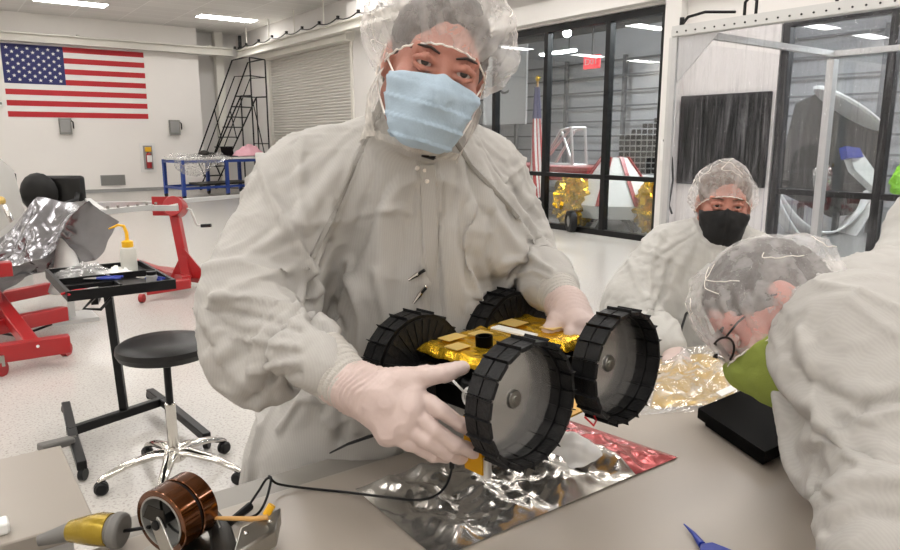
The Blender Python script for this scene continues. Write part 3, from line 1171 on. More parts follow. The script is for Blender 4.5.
# ================================================================== ROOM BEHIND THE GLASS
NX = 17.5
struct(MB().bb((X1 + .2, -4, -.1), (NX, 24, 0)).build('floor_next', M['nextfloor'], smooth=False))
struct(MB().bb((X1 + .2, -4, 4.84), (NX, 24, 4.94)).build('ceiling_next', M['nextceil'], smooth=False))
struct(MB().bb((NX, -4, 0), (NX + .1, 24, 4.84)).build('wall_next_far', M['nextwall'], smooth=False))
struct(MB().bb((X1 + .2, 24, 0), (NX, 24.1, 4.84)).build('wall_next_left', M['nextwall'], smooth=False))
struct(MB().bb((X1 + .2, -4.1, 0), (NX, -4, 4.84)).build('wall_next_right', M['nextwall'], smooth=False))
for i, (x, y) in enumerate(((10.3, 7.0), (10.3, 2.6), (13.6, 13.6), (13.6, 8.4), (13.6, 1.8), (10.6, 12.2))):
    t = thing('strip_light', ['nearer strip light behind the top of the right-hand window pane', 'strip light hanging behind the vinyl tent', 'far small strip light seen through the middle window pane', 'farther, lower strip light behind the right-hand window pane', 'farther strip light behind the upper right of the tent', 'strip light behind the leftmost window pane'][i], 'ceiling light', (x, y, 4.0))
    MB().bb((x - .07, y - .6, 3.72), (x + .07, y + .6, 3.76)).build('diffuser', M['lampn'], t, smooth=False)
    MB().bb((x - .08, y - .62, 3.762), (x + .08, y + .62, 3.8)).build('housing', M['white'], t, smooth=False)
    MB().bar((x, y - .4, 3.8), (x, y - .4, 4.84), .015).bar((x, y + .4, 3.8), (x, y + .4, 4.84), .015).build('hanger', M['blackm'], t, smooth=False)
p = A(567, 33, 15.5)
t = tag(MB().ell(p, .09).build('spotlight', M['lampn']), 'bright round spotlight near the top of the middle window', 'spotlight')
MB().bar(p + V((0, 0, .08)), (p.x, p.y, 4.84), .03).build('stem', M['blackm'], t)
# steel grid on the far wall
t = thing('storage_rack', 'tall grey steel rack grid along the far wall behind the glass', 'rack', (NX - .3, 6, 0))
for y in (-2.5, -.1, 2.3, 4.7, 7.1, 9.5, 11.9, 14.3, 16.7, 19.1, 21.5):
    MB().bb((NX - .42, y - .05, 0), (NX - .3, y + .05, 4.0)).build('upright', M['rack'], t, smooth=False)
m = MB()
for z in (.7, 1.15, 1.6, 2.05, 2.5, 2.95, 3.4, 3.85):
    m.bb((NX - .38, -3.4, z), (NX - .33, 22.6, z + .05))
m.build('crossbars', M['rack'], t, smooth=False)
# low red and grey fittings in the next room
t = thing('exit_sign', 'red illuminated EXIT sign hanging in the room behind the glass', 'exit sign', A(592, 62, 14))
p = A(592, 62, 14)
MB().box(p, (.05, .42, .26)).build('sign_face', M['exit'], t, bevel=.01)
text_mesh('lettering', 'EXIT', .17, p + V((-.03, 0, 0)), (0, -1, 0), (0, 0, 1), M['white'], t)
MB().bar(p + V((0, 0, .13)), (p.x, p.y, 4.84), .02).build('hanger', M['blackm'], t)
p = A(501, 86, 14)
t = tag(MB().box(p + V((.1, 0, 0)), (.04, 1.3, 1.5)).build('bay_board', M['nextwall'], smooth=False), 'grey board marked with a black letter C behind the glass', 'sign')
text_mesh('letter', 'C', .5, p + V((.07, 0, 0)), (0, -1, 0), (0, 0, 1), M['black'], t)
MB().bar(p + V((.1, 0, .75)), (p.x + .1, p.y, 4.84), .03).build('hanger', M['blackm'], t)
m = MB()

# capsule mock-up on its stand
t = thing('capsule_mockup', 'white cone shaped space capsule mock-up with red stripes behind the glass', 'capsule', (11.4, 8.0, 0))
c0 = A(613, 205, 12.3)
c0 = V((c0.x, c0.y, 0))
def fr(z, r, k=8): return [c0 + V((r * math.cos(2 * PI * (i + .5) / k), r * math.sin(2 * PI * (i + .5) / k), z)) for i in range(k)]
m = MB()
a, b, d = fr(.2, .74), fr(.42, .82), fr(1.2, .24)
for lo_, hi_ in ((a, b), (b, d)):
    for i in range(8): m.add([lo_[i], lo_[(i + 1) % 8], hi_[(i + 1) % 8], hi_[i]], [(0, 1, 2, 3)])
m.add(d, [tuple(range(8))]).add(a, [tuple(range(8))[::-1]])
m.build('hull', M['white'], t, smooth=False)
m = MB()
for i in range(8): m.bar(b[i] + (b[i] - c0).normalized() * .01, d[i] + V((0, 0, .01)), .07, .02)
m.build('red_stripe', M['red'], t, smooth=False)
m = MB()
for i in range(8): m.bar(c0 + (b[i] - c0) * .5, V((b[i].x, b[i].y, 0)) * 1 + V((0, 0, 0)), .08)
m.build('stand_leg', M['blackm'], t, smooth=False)


def blob(name, c, r, seed, material, amp=.25, f=3, parent=None, n=40, stretch=(1, 1, 1)):
    g = crumpler(seed, 9, f, f * 6, True)
    c = V(c)
    def fn(a, b):
        t_, p_ = 2 * PI * a, PI * (b * .996 + .002)
        d_ = V((math.sin(p_) * math.cos(t_), math.sin(p_) * math.sin(t_), math.cos(p_)))
        q = 1 + amp * f * g(d_.x, d_.y, d_.z)
        return c + V((d_.x * r[0], d_.y * r[1], d_.z * r[2])) * q
    mm = MB().grid(fn, n, n // 2 + 6, cu=True)
    return mm.build(name, material, parent, sharp=25)


g1, g2 = A(574, 202, 12.2), A(655, 203, 11.5)
tag(blob('gold_wrapped_unit', (g1.x, g1.y, max(.42, g1.z)), (.34, .34, .4), 3, M['gold'], .14), 'gold foil bundle left of the white capsule mock-up', 'foil bundle')
tag(blob('gold_wrapped_unit', (g2.x, g2.y, .4), (.3, .32, .38), 4, M['gold'], .14), 'gold foil bundle right of the white capsule mock-up', 'foil bundle')
p = A(571, 217, 11.6)
t = thing('trolley_wheel', 'black wheel standing in front of the left gold bundle', 'wheel', (p.x, p.y, 0))
MB().lathe([(.1, -.06), (.17, -.05), (.18, 0), (.17, .05), (.1, .06)], (p.x, p.y, .182), (1, -.5, 0), close=True).build('tyre', M['black'], t)
MB().lathe([(.001, -.04), (.1, -.04), (.1, .04), (.001, .04)], (p.x, p.y, .182), (1, -.5, 0)).build('hub', M['grey'], t)
# red platform with lattice frame
p = A(560, 172, 14.5)
t = thing('red_platform', 'long red draped platform behind the middle window pane', 'platform', (p.x, p.y, 0))
MB().bb((p.x - .6, p.y - 1.3, .72), (p.x + .6, p.y + 1.9, 1.0)).build('deck', M['red'], t, bevel=.02)
m = MB()
for dx in (-.5, .5):
    for dy in (-1.2, 0, 1.7): m.bar((p.x + dx, p.y + dy, 0), (p.x + dx, p.y + dy, .72), .08)
m.build('leg', M['blackm'], t, smooth=False)
MB().bb((p.x - .5, p.y - 1.2, .1), (p.x + .5, p.y + 1.7, .5)).build('lower_crate', M['rack'], t, bevel=.02)
t = thing('lattice_frame', 'pale steel lattice frame standing on the red platform', 'frame', (p.x, p.y - .2, 1.0))
m = MB()
o = V((p.x, p.y, 1.0))
q = [o + V((0, .55, 0)), o + V((0, -.35, 0)), o + V((0, .0, .7)), o + V((0, -.28, .75))]
for i, j in ((0, 1), (0, 2), (1, 3), (2, 3), (0, 3), (1, 2)): m.tube([q[i], q[j]], .03, 6)
q2 = [v + V((.4, 0, 0)) for v in q]
for i, j in ((0, 1), (0, 2), (1, 3), (2, 3)): m.tube([q2[i], q2[j]], .03, 6)
for a, b in zip(q, q2): m.tube([a, b], .03, 6)
m.build('tubes', M['alu'], t)
# dark cell array
p = A(645, 146, 12.5)
t = thing('cell_array', 'dark gridded panel array with a stepped top edge right of the capsule', 'panel array', (p.x, p.y, 0))
m = MB()
for i in range(9):
    for j in range(11):
        if j > 6 + i * .55: continue
        q = V((p.x, p.y, 0)) + CR * (-.42 + i * .1)
        m.box((q.x, q.y, .95 + j * .1), (.075, .03, .075), (CR, CR.cross(V((0, 0, -1))), V((0, 0, 1))))
m.build('cells', M['screen'], t, smooth=False)
bk = V((p.x, p.y, 1.25)) + V((CR.y, -CR.x, 0)) * -.04
MB().box(bk, (.9, .02, .7), (CR, CR.cross(V((0, 0, -1))), V((0, 0, 1)))).build('back_plate', M['alu'], t, smooth=False)
MB().bb((p.x - .05, p.y - .55, .82), (p.x + .5, p.y + .45, .86)).bb((p.x + .2, p.y - .1, 0), (p.x + .3, p.y, .82)).build('stand', M['white'], t, smooth=False)
MB().bb((p.x - .1, p.y - .4, 0), (p.x + .6, p.y + .3, .06)).build('foot', M['white'], t, smooth=False)

# flag on a pole
p = A(536, 150, 13.0)
t = thing('standing_flag', 'furled striped flag on a gold topped pole behind the glass', 'flag', (p.x, p.y, 0))
MB().cyl((p.x, p.y, 0), (p.x, p.y, 2.55), .018).build('pole', M['wood'], t)
MB().ell((p.x, p.y, 2.6), (.04, .04, .06)).build('finial', M['gold'], t)
MB().lathe([(.001, 0), (.18, 0), (.17, .03), (.03, .06)], (p.x, p.y, 0)).build('base', M['gold'], t)
for kind, mt_ in ((0, 'redflag'), (1, 'white'), (2, 'blueflag')):
    m = MB()
    N = 15
    for i in range(N):
        if (i % 2 != kind and kind < 2): continue
        def fn(a, b, i=i):
            th = (i + a) / N * 2 * PI
            z = 2.45 - b * 2.0
            r = (.04 + .1 * b) * (1 + .25 * math.sin(3 * th))
            th2 = th + b * 1.4
            return V((p.x + r * math.cos(th2), p.y + r * math.sin(th2), z))
        def fb(a, b, i=i): return fn(a, b * .28)
        if kind == 2: m.grid(lambda a, b, i=i: (lambda q: V((p.x + (q.x - p.x) * 1.06, p.y + (q.y - p.y) * 1.06, q.z)))(fb(a, b)), 3, 8) if i % 15 < 15 else None
        else: m.grid(fn, 3, 20)
    m.build(['red_stripes', 'white_stripes', 'blue_field'][kind], M[mt_], t)

# big lander behind the tent and its dish
p = A(845, 120, 11.5)
t = thing('lander_model', 'large spacecraft model with white dish behind the vinyl tent', 'spacecraft', (p.x, p.y, 0))
dn = dirc(.55, .80, .28)
MB().lathe([(.001, .05), (.3, .02), (.6, -.03), (.63, 0), (.6, .03), (.3, .07), (.001, .1)], A(848, 108, 11.3), dn, 36).build('dish', M['white'], t)
q = A(835, 165, 11.8)
m = MB()
m.prism([A(790, 185, 11.6), A(812, 95, 11.9), A(835, 88, 12), A(880, 130, 12), A(885, 190, 11.6), A(850, 215, 11.4)], CF * .6)
m.build('dark_body', M['blackgloss'], t, bevel=.03)
m = MB()
def trough(a, b):
    px = 778 + a * 104
    d = 11.2
    base = A(px, 188 + 48 * math.sin(PI * min(1, a * 1.05)) ** .8 - 40 * a * a * 0, d)
    return base + V((0, 0, .0)) + CU * (-.28 + .34 * b) * (.4 + .6 * math.sin(PI * a)) + CF * (.5 * math.sin(PI * b))
m.grid(trough, 26, 8)
m.build('white_skirt', M['white'], t, thick=.03)
m = MB()
m.prism([A(848, 150, 11.1), A(862, 152, 11.1), A(882, 180, 11.1), A(876, 190, 11.1), A(855, 170, 11.1)], CF * .2)
m.build('white_strut_panel', M['white'], t, bevel=.01)
MB().prism([A(846, 146, 11.0), A(860, 148, 11.0), A(864, 157, 11.0), A(848, 158, 11.0)], CF * .2).build('blue_patch', M['blue'], t, smooth=False)
blob('foil_node', A(822, 176, 11.2), (.13, .13, .2), 8, M['silver'], .1, parent=t)
m = MB()
for a_ in ((800, 215), (835, 225), (870, 215)):
    w_ = A(a_[0], a_[1], 11.5)
    m.bar(w_ + V((0, 0, .2)), (w_.x, w_.y, 0), .08)
m.build('support_leg', M['blackm'], t, smooth=False)
p = A(899, 182, 10.9)
t = thing('safety_vest', 'lime high visibility vest on a stand at the right edge behind the tent', 'vest', (p.x, p.y, 0))
blob('vest', (p.x + .1, p.y - .1, p.z), (.2, .24, .3), 9, M['hivis'], .08, parent=t)
MB().cyl((p.x + .1, p.y - .1, 0), (p.x + .1, p.y - .1, p.z), .02).lathe([(.001, 0), (.2, 0), (.2, .03), (.001, .04)], (p.x + .1, p.y - .1, 0)).build('stand', M['blackm'], t)

# black wall screen on the pier right of the windows
t = tag(MB().bb((X1 - .06, 4.82, .9), (X1 - .003, 6.12, 2.1)).build('display_screen', M['screen'], bevel=.008), 'large black screen on the wall, seen through the vinyl tent', 'screen')
MB().bb((X1 - .064, 4.88, .96), (X1 - .0595, 6.06, 2.04)).build('display', M['blackgloss'], t, smooth=False)
# posts and cable beside the windows
struct(MB().bb((X1 - .14, 6.14, 0), (X1, 6.4, ZC)).build('column_2', M['wall_white'], smooth=False))
t = tag(MB().box((X1 - .165, 6.27, 1.36), (.05, .1, .3)).build('power_socket', M['white'], bevel=.008), 'small white wall socket beside the right window frame', 'socket')
p = A(664, 150, 9.5)
MB().tube([V((X1 - .19, 6.27, 1.5)), A(668, 150, 9.4), A(672, 158, 9.4), A(673, 180, 9.4), A(669, 205, 9.5), A(672, 214, 9.5)], .014, 6).build('cable', M['black'], t)

# ================================================================== SOFTWALL TENT
TX, TY0, TY1, TZ = 5.5, -1.6, 4.05, 2.40
t = thing('cleanroom_tent', 'aluminium framed tent with clear vinyl curtain walls', 'tent', (TX, 1.2, 0))
TXB = 8.42
for x, y in ((TX, TY1), (TXB, TY1), (TX, TY0), (TXB, TY0)):
    MB().bb((x - (.04 if x > TX else .015), y - .04, 0), (x + (.07 if x > TX else .015), y + .04, TZ)).build('post', M['alu'], t, smooth=False)
m = MB()
m.bb((TX - .04, TY0, TZ), (TX + .04, TY1, TZ + .09)).bb((TXB - .03, TY0, TZ + .03), (TXB + .03, TY1, TZ + .09))
m.bb((TX, TY1 - .03, TZ + .03), (TXB, TY1 + .03, TZ + .09)).bb((TX, TY0 - .04, TZ), (TXB, TY0 + .04, TZ + .09))
m.build('roof_beam', M['alu'], t, smooth=False)
m = MB()
for i in range(60):
    y = TY1 - .06 - i * .092
    m.cyl((TX - .052, y, TZ + .035), (TX - .047, y, TZ + .035), .008, n=8)
m.build('bolts', M['blackm'], t)
MB().bb((TX - .047, TY0, TZ + .005), (TX - .04, TY1, TZ + .06)).build('clamp_strip', M['alu'], t, smooth=False)


def curtain(x0, y0, x1, y1, name, seed):
    rr = random.Random(seed)
    ph = [rr.uniform(0, 6) for _ in range(4)]
    L = math.hypot(x1 - x0, y1 - y0)
    d = V((x1 - x0, y1 - y0, 0)) / L
    n = V((-d.y, d.x, 0))
    def fn(a, b):
        s = a * L
        w = .014 * math.sin(s * 31 + ph[0] + b * .8 + 2 * math.sin(s * 5)) * (.5 + b) + .022 * math.sin(s * 11 + ph[1] - b * 1.1) * (.3 + b) + .009 * math.sin(s * 67 + ph[2] + 3 * math.sin(s * 7)) * (.3 + b)
        return V((x0, y0, 0)) + d * s + n * w + V((0, 0, TZ - .01 - b * (TZ - .1)))
    return MB().grid(fn, int(L * 70), 18).build(name, M['vinylsheet'], t, sharp=80)


curtain(TX - .06, TY0, TX - .06, TY1 - .02, 'front_curtain', 1)
curtain(TX, TY1 + .06, TXB, TY1 + .06, 'side_curtain', 2)
MB().grid(lambda a, b: V((TX + a * (TXB - TX), TY0 + b * (TY1 - TY0), TZ + .1 - .05 * math.sin(PI * a) + .012 * math.sin(b * 40) * math.sin(a * 9))), 24, 60).build('roof_sheet', M['vinylsheet'], t)
MB().prism([(TX, 4.0, TZ), (TX, 3.6, TZ), (TX, 4.0, TZ - .4)], (.01, 0, 0)).build('corner_gusset', M['alu'], t, smooth=False)
# cable and clips on the tent's top corner
t = tag(MB().tube([A(681, 26, 6.4), A(688, 17, 6.4), A(705, 12, 6.4), A(735, 12, 6.6)], .014, 6).build('extension_cord', M['black']), 'black cord arching over the tent top corner', 'cord')
MB().cyl((TX, 3.98, TZ + .09), (TX, 3.98, TZ + .16), .02, n=10).build('plug', M['black'], t)
for px, lab in ((752, 'black hook clip on the tent top rail, left'), (840, 'black hook clip on the tent top rail, right')):
    q = A(px, 30, 5.8)
    y = (lambda u: u)(4.0 - (px - 672) * .0083)
    tag(MB().tube([(TX, y - .05, TZ + .09), (TX, y - .05, TZ + .2), (TX, y, TZ + .24), (TX, y + .05, TZ + .2), (TX, y + .05, TZ + .1)], .014, 6).build('hook_clip', M['black']), lab, 'clip')

# ================================================================== ENGINE STANDS WITH THE WRAPPED ARM
def pl(px, py, z): return Az(px, py, z)
t = thing('rotating_stand', 'red steel rotating stand with crank handle and gearbox, right of the tray', 'stand', pl(185, 278, 0))
b0 = pl(188, 280, .12)
hd = V((b0.x, b0.y, 0))
dx_, dy_ = V((1, 0, 0)), V((0, 1, 0))
top = V((b0.x - .12, b0.y, 0))
s_ = 1.0
zt = A(174, 208, 6.45).z
u = V((b0.x, b0.y, .14))
hp = A(174, 208, (u - V((0, 0, CAMH))).dot(CF))
hp = V((hp.x, hp.y, hp.z))
MB().bar(u, hp - V((0, 0, .02)), .09, .09, CF).build('post', M['red'], t, bevel=.006)
a1, a2, a3 = pl(120, 266, .1), pl(215, 277, .1), pl(140, 322, .1)
m = MB()
m.bar(pl(142, 270, .12), pl(212, 278, .12), .11, .11)
m.build('cross_beam', M['red'], t, bevel=.006)
m = MB()
m.bar(pl(190, 283, .13), pl(146, 290, .1), .09, .09).bar(pl(187, 281, .13), pl(128, 262, .13), .09, .1)
m.build('leg_beam', M['red'], t, bevel=.006)
m = MB()
m.prism([u + CR * -.18 + V((0, 0, 0)), u + CR * .2, u + V((0, 0, .3)) - CR * .02], CF * .03)
m.build('gusset', M['red'], t, smooth=False)
MB().box(hp + V((0, 0, .02)) - CR * .07 + CF * .02, (.3, .04, .19), (CR, CF, V((0, 0, 1)))).build('mount_plate', M['red'], t, bevel=.004)
MB().cyl(hp + CF * .04 + CR * .03, hp - CF * .12 + CR * .03 + V((0, 0, .01)), .1, n=28).build('gearbox', M['red'], t, bevel=.008)
m = MB().box(hp - CF * .124 + CR * .03 + V((0, 0, .01)), (.12, .01, .025), ((CR + V((0, 0, .2))).normalized(), CF, V((0, 0, 1))))
m.build('nameplate', M['white'], t, smooth=False)
MB().tube([hp + CR * .1, hp + CR * .17 + V((0, 0, -.02)), hp + CR * .22 + V((0, 0, -.17)), hp + CR * .27 + V((0, 0, -.18))], .012, 8).build('crank', M['steel'], t)
MB().cyl(hp + CR * .26 + V((0, 0, -.18)), hp + CR * .36 + V((0, 0, -.175)), .018).build('crank_handle', M['black'], t)
for px, py in ((212, 282), (142, 296), (146, 276)):
    q = pl(px, py + 2, .04)
    MB().cyl(q - CR * .02, q + CR * .02, .04).build('caster', M['red'], t)

t = thing('rolling_stand', 'red steel rolling base with three beams at the left edge', 'stand', pl(40, 330, 0))
m = MB()
B = [((-60, 310), (50, 288)), ((-60, 338), (66, 313)), ((-60, 362), (70, 343))]
for (a, b), z, w in zip(B, (.16, .16, .14), (.1, .11, .12)):
    MB().bar(pl(*a, z), pl(*b, z), .08, w).build('beam', M['red'], t, bevel=.006)
MB().bar(pl(-10, 290, .3), pl(34, 348, .13), .09, .09).build('diagonal_beam', M['red'], t, bevel=.006)
MB().bar(pl(-4, 325, .12), pl(-10, 325, .12) + V((0, 0, .75)), .1, .1).build('post', M['red'], t, bevel=.006)
MB().box(A(2, 269, 5.0), (.12, .12, .1)).build('bracket', M['red'], t, bevel=.005)
m = MB()
for px, py in ((22, 347), (42, 345)):
    q = pl(px, py, .15)
    m.ell(q - CF * .05, .02)
m.build('bolt', M['white'], t)
for px, py in ((66, 352), (1, 372), (62, 321)):
    q = pl(px, py - 3, .045)
    MB().cyl(q - CR * .02, q + CR * .02, .05).build('caster', M['red'] if py > 330 else M['grey'], t)
    MB().bar(q + V((0, 0, .02)), q + V((0, 0, .09)), .05).build('caster_fork', M['steel'], t)
t = tag(MB().tube([pl(0, 333, .04), pl(18, 336, .02), pl(36, 330, .06), pl(52, 324, .1)], .01, 6).build('floor_cable', M['black']), 'thin black cable lying through the red rolling base', 'cable')

# aluminium rail held level between the stands, wrapped end at left
t = thing('support_rail', 'long pale aluminium rail pair leading to the red gearbox', 'rail', A(110, 206, 6.6))
dd = 6.5
m = MB()
m.bar(A(88, 205, 6.3), A(152, 203.5, 7.2), .06, .05).bar(A(100, 212, 5.9), A(152, 207, 6.5), .05, .05).bar(A(88, 201, 6.3), A(104, 213, 5.9), .05, .05)
m.bar(A(152, 203.5, 7.2), A(240, 196, 10.0), .06, .05)
m.build('rail', M['alu'], t, bevel=.004)
m = MB()
for i in range(6):
    a, b = A(108, 211, 5.88), A(156, 206.5, 6.48)
    q = a + (b - a) * (i / 5)
    m.cyl(q + V((0, 0, .02)), q + V((0, 0, .04)), .012, n=8)
m.build('bolt', M['steel'], t)
MB().bar(A(140, 208, 6.5), A(140, 208, 6.5) * 1.0 + CR * .35, .05, .05).build('end_arm', M['alu'], t)

# silver wrapped bundle: draped sheet over a pointed frame
t = thing('wrapped_assembly', 'silver plastic film draped over an assembly at the left edge', 'wrapped equipment', A(40, 300, 5.5))
g = crumpler(21, 7, 2.6, 11)
pk = [A(33, 198, 5.5), A(55, 196, 5.6), A(90, 204, 5.6)]
def wrap(a, b):
    # a along from left edge to the right tip, b from ridge to hem (front), mirrored to the back
    ridge_px = -60 + 150 * a
    ridge_py = 197 + max(0, 38 - ridge_px) * 1.05 + max(0, ridge_px - 60) * .2 + 2.5 * math.sin(ridge_px * .12)
    hem_px = ridge_px * .95 - 4 - 10 * a
    hem_py = 262 + max(0, 10 - ridge_px) * .5 - 5 * math.sin(a * 9)
    if a > .8: hem_py = hem_py - (a - .8) * 230
    bb = abs(b)
    R_, Hm = A(ridge_px, ridge_py, 5.6), A(hem_px, hem_py, 5.25)
    p_ = R_ + (Hm - R_) * bb ** .85
    fold = .05 * (math.sin(9 * a + 2.5 * bb) + .6 * math.sin(23 * a - 3 * bb)) * bb
    p_ = p_ - CF * (fold + .05 * g(a * 1.9, bb * .9) * (.3 + bb))
    if b < 0: p_ = p_ + CF * (.75 * bb)
    return p_
m = MB().grid(lambda a, b: wrap(a, b * 2 - 1), 70, 50)
m.build('film', M['silverwrap'], t, sharp=28)
MB().bar(A(-60, 285, 5.7), A(30, 212, 5.75), .05, .05).build('inner_bar', M['alu'], t)
MB().bar(A(-5, 246, 5.72), pl(-5, 322, .2), .05, .05).build('inner_post', M['alu'], t)
t = tag(MB().lathe([(.001, .56), (.03, .54), (.04, .5), (.12, .1), (.16, 0), (.15, -.01)], A(68, 276, 5.9) + V((0, 0, -.12)), V((0, 0, 1))).build('white_cone', M['white']), 'white cone under the silver wrapped assembly', 'cone')
q = A(68, 276, 5.9)
MB().bar(V((q.x, q.y, q.z - .1)), (q.x, q.y, .02), .05).build('post', M['alu'], t)
MB().box((q.x, q.y, .015), (.35, .35, .03)).build('foot', M['alu'], t)
# white covered column with connectors at the far left edge
p = A(-22, 205, 7.0)
t = thing('draped_equipment', 'white cloth covered upright equipment with brass fittings at the left edge', 'covered equipment', (p.x, p.y, 0))
MB().lathe([(.001, 0), (.40, 0), (.40, .5), (.38, .9), (.34, 1.2), (.2, 1.36), (.001, 1.4)], (p.x, p.y, 0)).build('cover', M['gown2'], t)
MB().tube([A(0, 202, 6.6), A(4, 206, 6.55), A(9, 216, 6.55), A(13, 223, 6.6)], .022, 8).build('hose', M['silver'], t)
MB().ell(A(1, 201, 6.57), (.04, .04, .045)).build('brass_fitting', M['goldpale'], t)

# ================================================================== TRAY CART
t = thing('tray_stand', 'black rolling stand with a slotted tool tray on a single post', 'tray stand', pl(120, 412, 0))
c1, c2, c3, c4 = V((.40, 4.12, 0)), V((.44, 3.42, 0)), V((.92, 3.36, 0)), V((.905, 4.10, 0))
zt = .82
m = MB()
m.bb((.44, 3.42, zt - .02), (.905, 4.10, zt))
for lo_, hi_ in (((.44, 3.42, zt), (.455, 4.10, zt + .026)), ((.89, 3.42, zt), (.905, 4.10, zt + .026)), ((.455, 3.42, zt), (.89, 3.435, zt + .026)), ((.455, 4.085, zt), (.89, 4.10, zt + .026)), ((.455, 3.74, zt), (.89, 3.75, zt + .03)), ((.66, 3.435, zt), (.672, 3.74, zt + .03)), ((.455, 3.56, zt), (.66, 3.57, zt + .025))):
    m.bb(lo_, hi_)
m.build('tray', M['black'], t, smooth=False)
pb, pt = V((.70, 3.82, .1)), V((.66, 3.74, zt - .02))
MB().bar(pb, pt, .038, .038).build('post', M['blackm'], t, bevel=.004)
MB().box((.66, 3.74, zt - .04), (.2, .25, .035)).bar((.60, 3.66, zt - .06), (.56, 3.5, zt - .05), .03).build('tray_bracket', M['blackm'], t, smooth=False)
MB().tube([(.55, 3.44, zt - .02), (.5, 3.42, zt - .06), (.57, 3.43, zt - .075), (.62, 3.44, zt - .03)], .008, 6).build('handle', M['blackm'], t)
A1, A2 = pl(68, 432, .09), pl(165, 400, .09)
MB().bar(A1, A2, .04, .045).build('cross_bar', M['blackm'], t, bevel=.004)
m = MB()
MB().bar(pl(66, 405, .09), pl(74, 440, .09), .042, .042).bar(pl(74, 440, .09), pl(82, 466, .07), .042, .042).build('left_foot', M['blackm'], t, bevel=.004)
MB().bar(pl(150, 392, .09), pl(172, 408, .09), .042, .042).bar(pl(172, 408, .09), pl(207, 437, .07), .042, .042).build('right_foot', M['blackm'], t, bevel=.004)
for px, py in ((66, 408), (83, 474), (150, 394), (207, 443)):
    q = pl(px, py, .028)
    MB().cyl(q - CR * .012, q + CR * .012, .028).build('caster', M['black'], t)
t = tag(MB().bar(pl(40, 448, .13), pl(72, 440, .11), .06, .035).build('foot_bracket', M['toolgrey'], bevel=.008), 'grey metal foot bracket at the left end of the tray stand', 'bracket')
MB().bar(pl(72, 440, .1), pl(72, 440, .02), .04).build('leg', M['toolgrey'], t)

# on the tray
zt2 = zt + .001
t = thing('wash_bottle', 'translucent wash bottle with yellow cap and bent spout on the tray', 'bottle', (.84, 3.93, zt2))
bp = V((.80, 3.88, zt2))
MB().lathe([(.001, 0), (.036, 0), (.04, .008), (.04, .11), (.034, .13), (.02, .14), (.001, .142)], bp).build('body', M['liquid'], t)
MB().lathe([(.026, .135), (.028, .137), (.028, .165), (.012, .172), (.001, .173)], bp).build('cap', M['yellow'], t)
MB().tube([bp + V((0, 0, .17)), bp + V((0, 0, .21)), bp - CR * .012 + V((0, 0, .245)), bp - CR * .04 + V((0, 0, .25)), bp - CR * .075 + V((0, 0, .235)), bp - CR * .09 + V((0, 0, .23))], [.009, .009, .008, .007, .005, .003], 8).build('spout', M['yellow'], t)
t = thing('glass_jar', 'small dark jar with black lid on the tray near its right end', 'jar', (.85, 3.5, zt2))
MB().lathe([(.001, 0), (.026, 0), (.027, .03), (.02, .036)], (.83, 3.56, zt2), n=20).build('body', M['trim'], t)
MB().lathe([(.001, .036), (.024, .036), (.024, .052), (.001, .053)], (.83, 3.56, zt2), n=20).build('lid', M['black'], t)
g = crumpler(31, 8, 12, 60)
m = MB().grid(lambda a, b: V((.47 + .25 * a, 3.78 + .28 * b, zt + .006 + .05 * math.sin(PI * a) ** .6 * math.sin(PI * b) ** .6 * (1 + 2.2 * g(a * .3, b * .3)))), 40, 34)
tag(m.build('parts_bag', M['bag'], sharp=50), 'crumpled clear bag of small parts at the back of the tray', 'bag')
m = MB().grid(lambda a, b: V((.66 + .16 * a, 3.76 + .22 * b, zt + .004 + .018 * math.sin(PI * a) * math.sin(PI * b) * (1 + 9 * g(a * .3 + 2, b * .3)))), 20, 20)
tag(m.build('wipe', M['white'], sharp=60, thick=.002), 'crumpled white wipe between bag and bottle on the tray', 'wipe')
def pliers(name, c, ang, label, mt_):
    t = thing(name, label, 'pliers', c)
    d = V((math.cos(ang), math.sin(ang), 0)); n_ = V((-d.y, d.x, 0)); c = V(c)
    for s in (-1, 1): MB().tube([c + n_ * .004 * s, c - d * .04 + n_ * .018 * s, c - d * .11 + n_ * .02 * s], [.006, .007, .006], 8).build('handle', M[mt_], t)
    MB().tube([c - d * .01, c + d * .02, c + d * .06], [.009, .009, .003], 8, flat=.6).build('jaw', M['steel'], t)
pliers('pliers', (.6, 3.62, zt + .036), 2.7, 'blue handled pliers lying across the front of the tray', 'blue')
pliers('pliers', (.53, 3.49, zt + .012), .5, 'pliers with red grips at the near corner of the tray', 'redflag')
pliers('pliers', (.82, 3.62, zt + .012), 2.2, 'blue handled pliers beside the dark jar', 'blue')

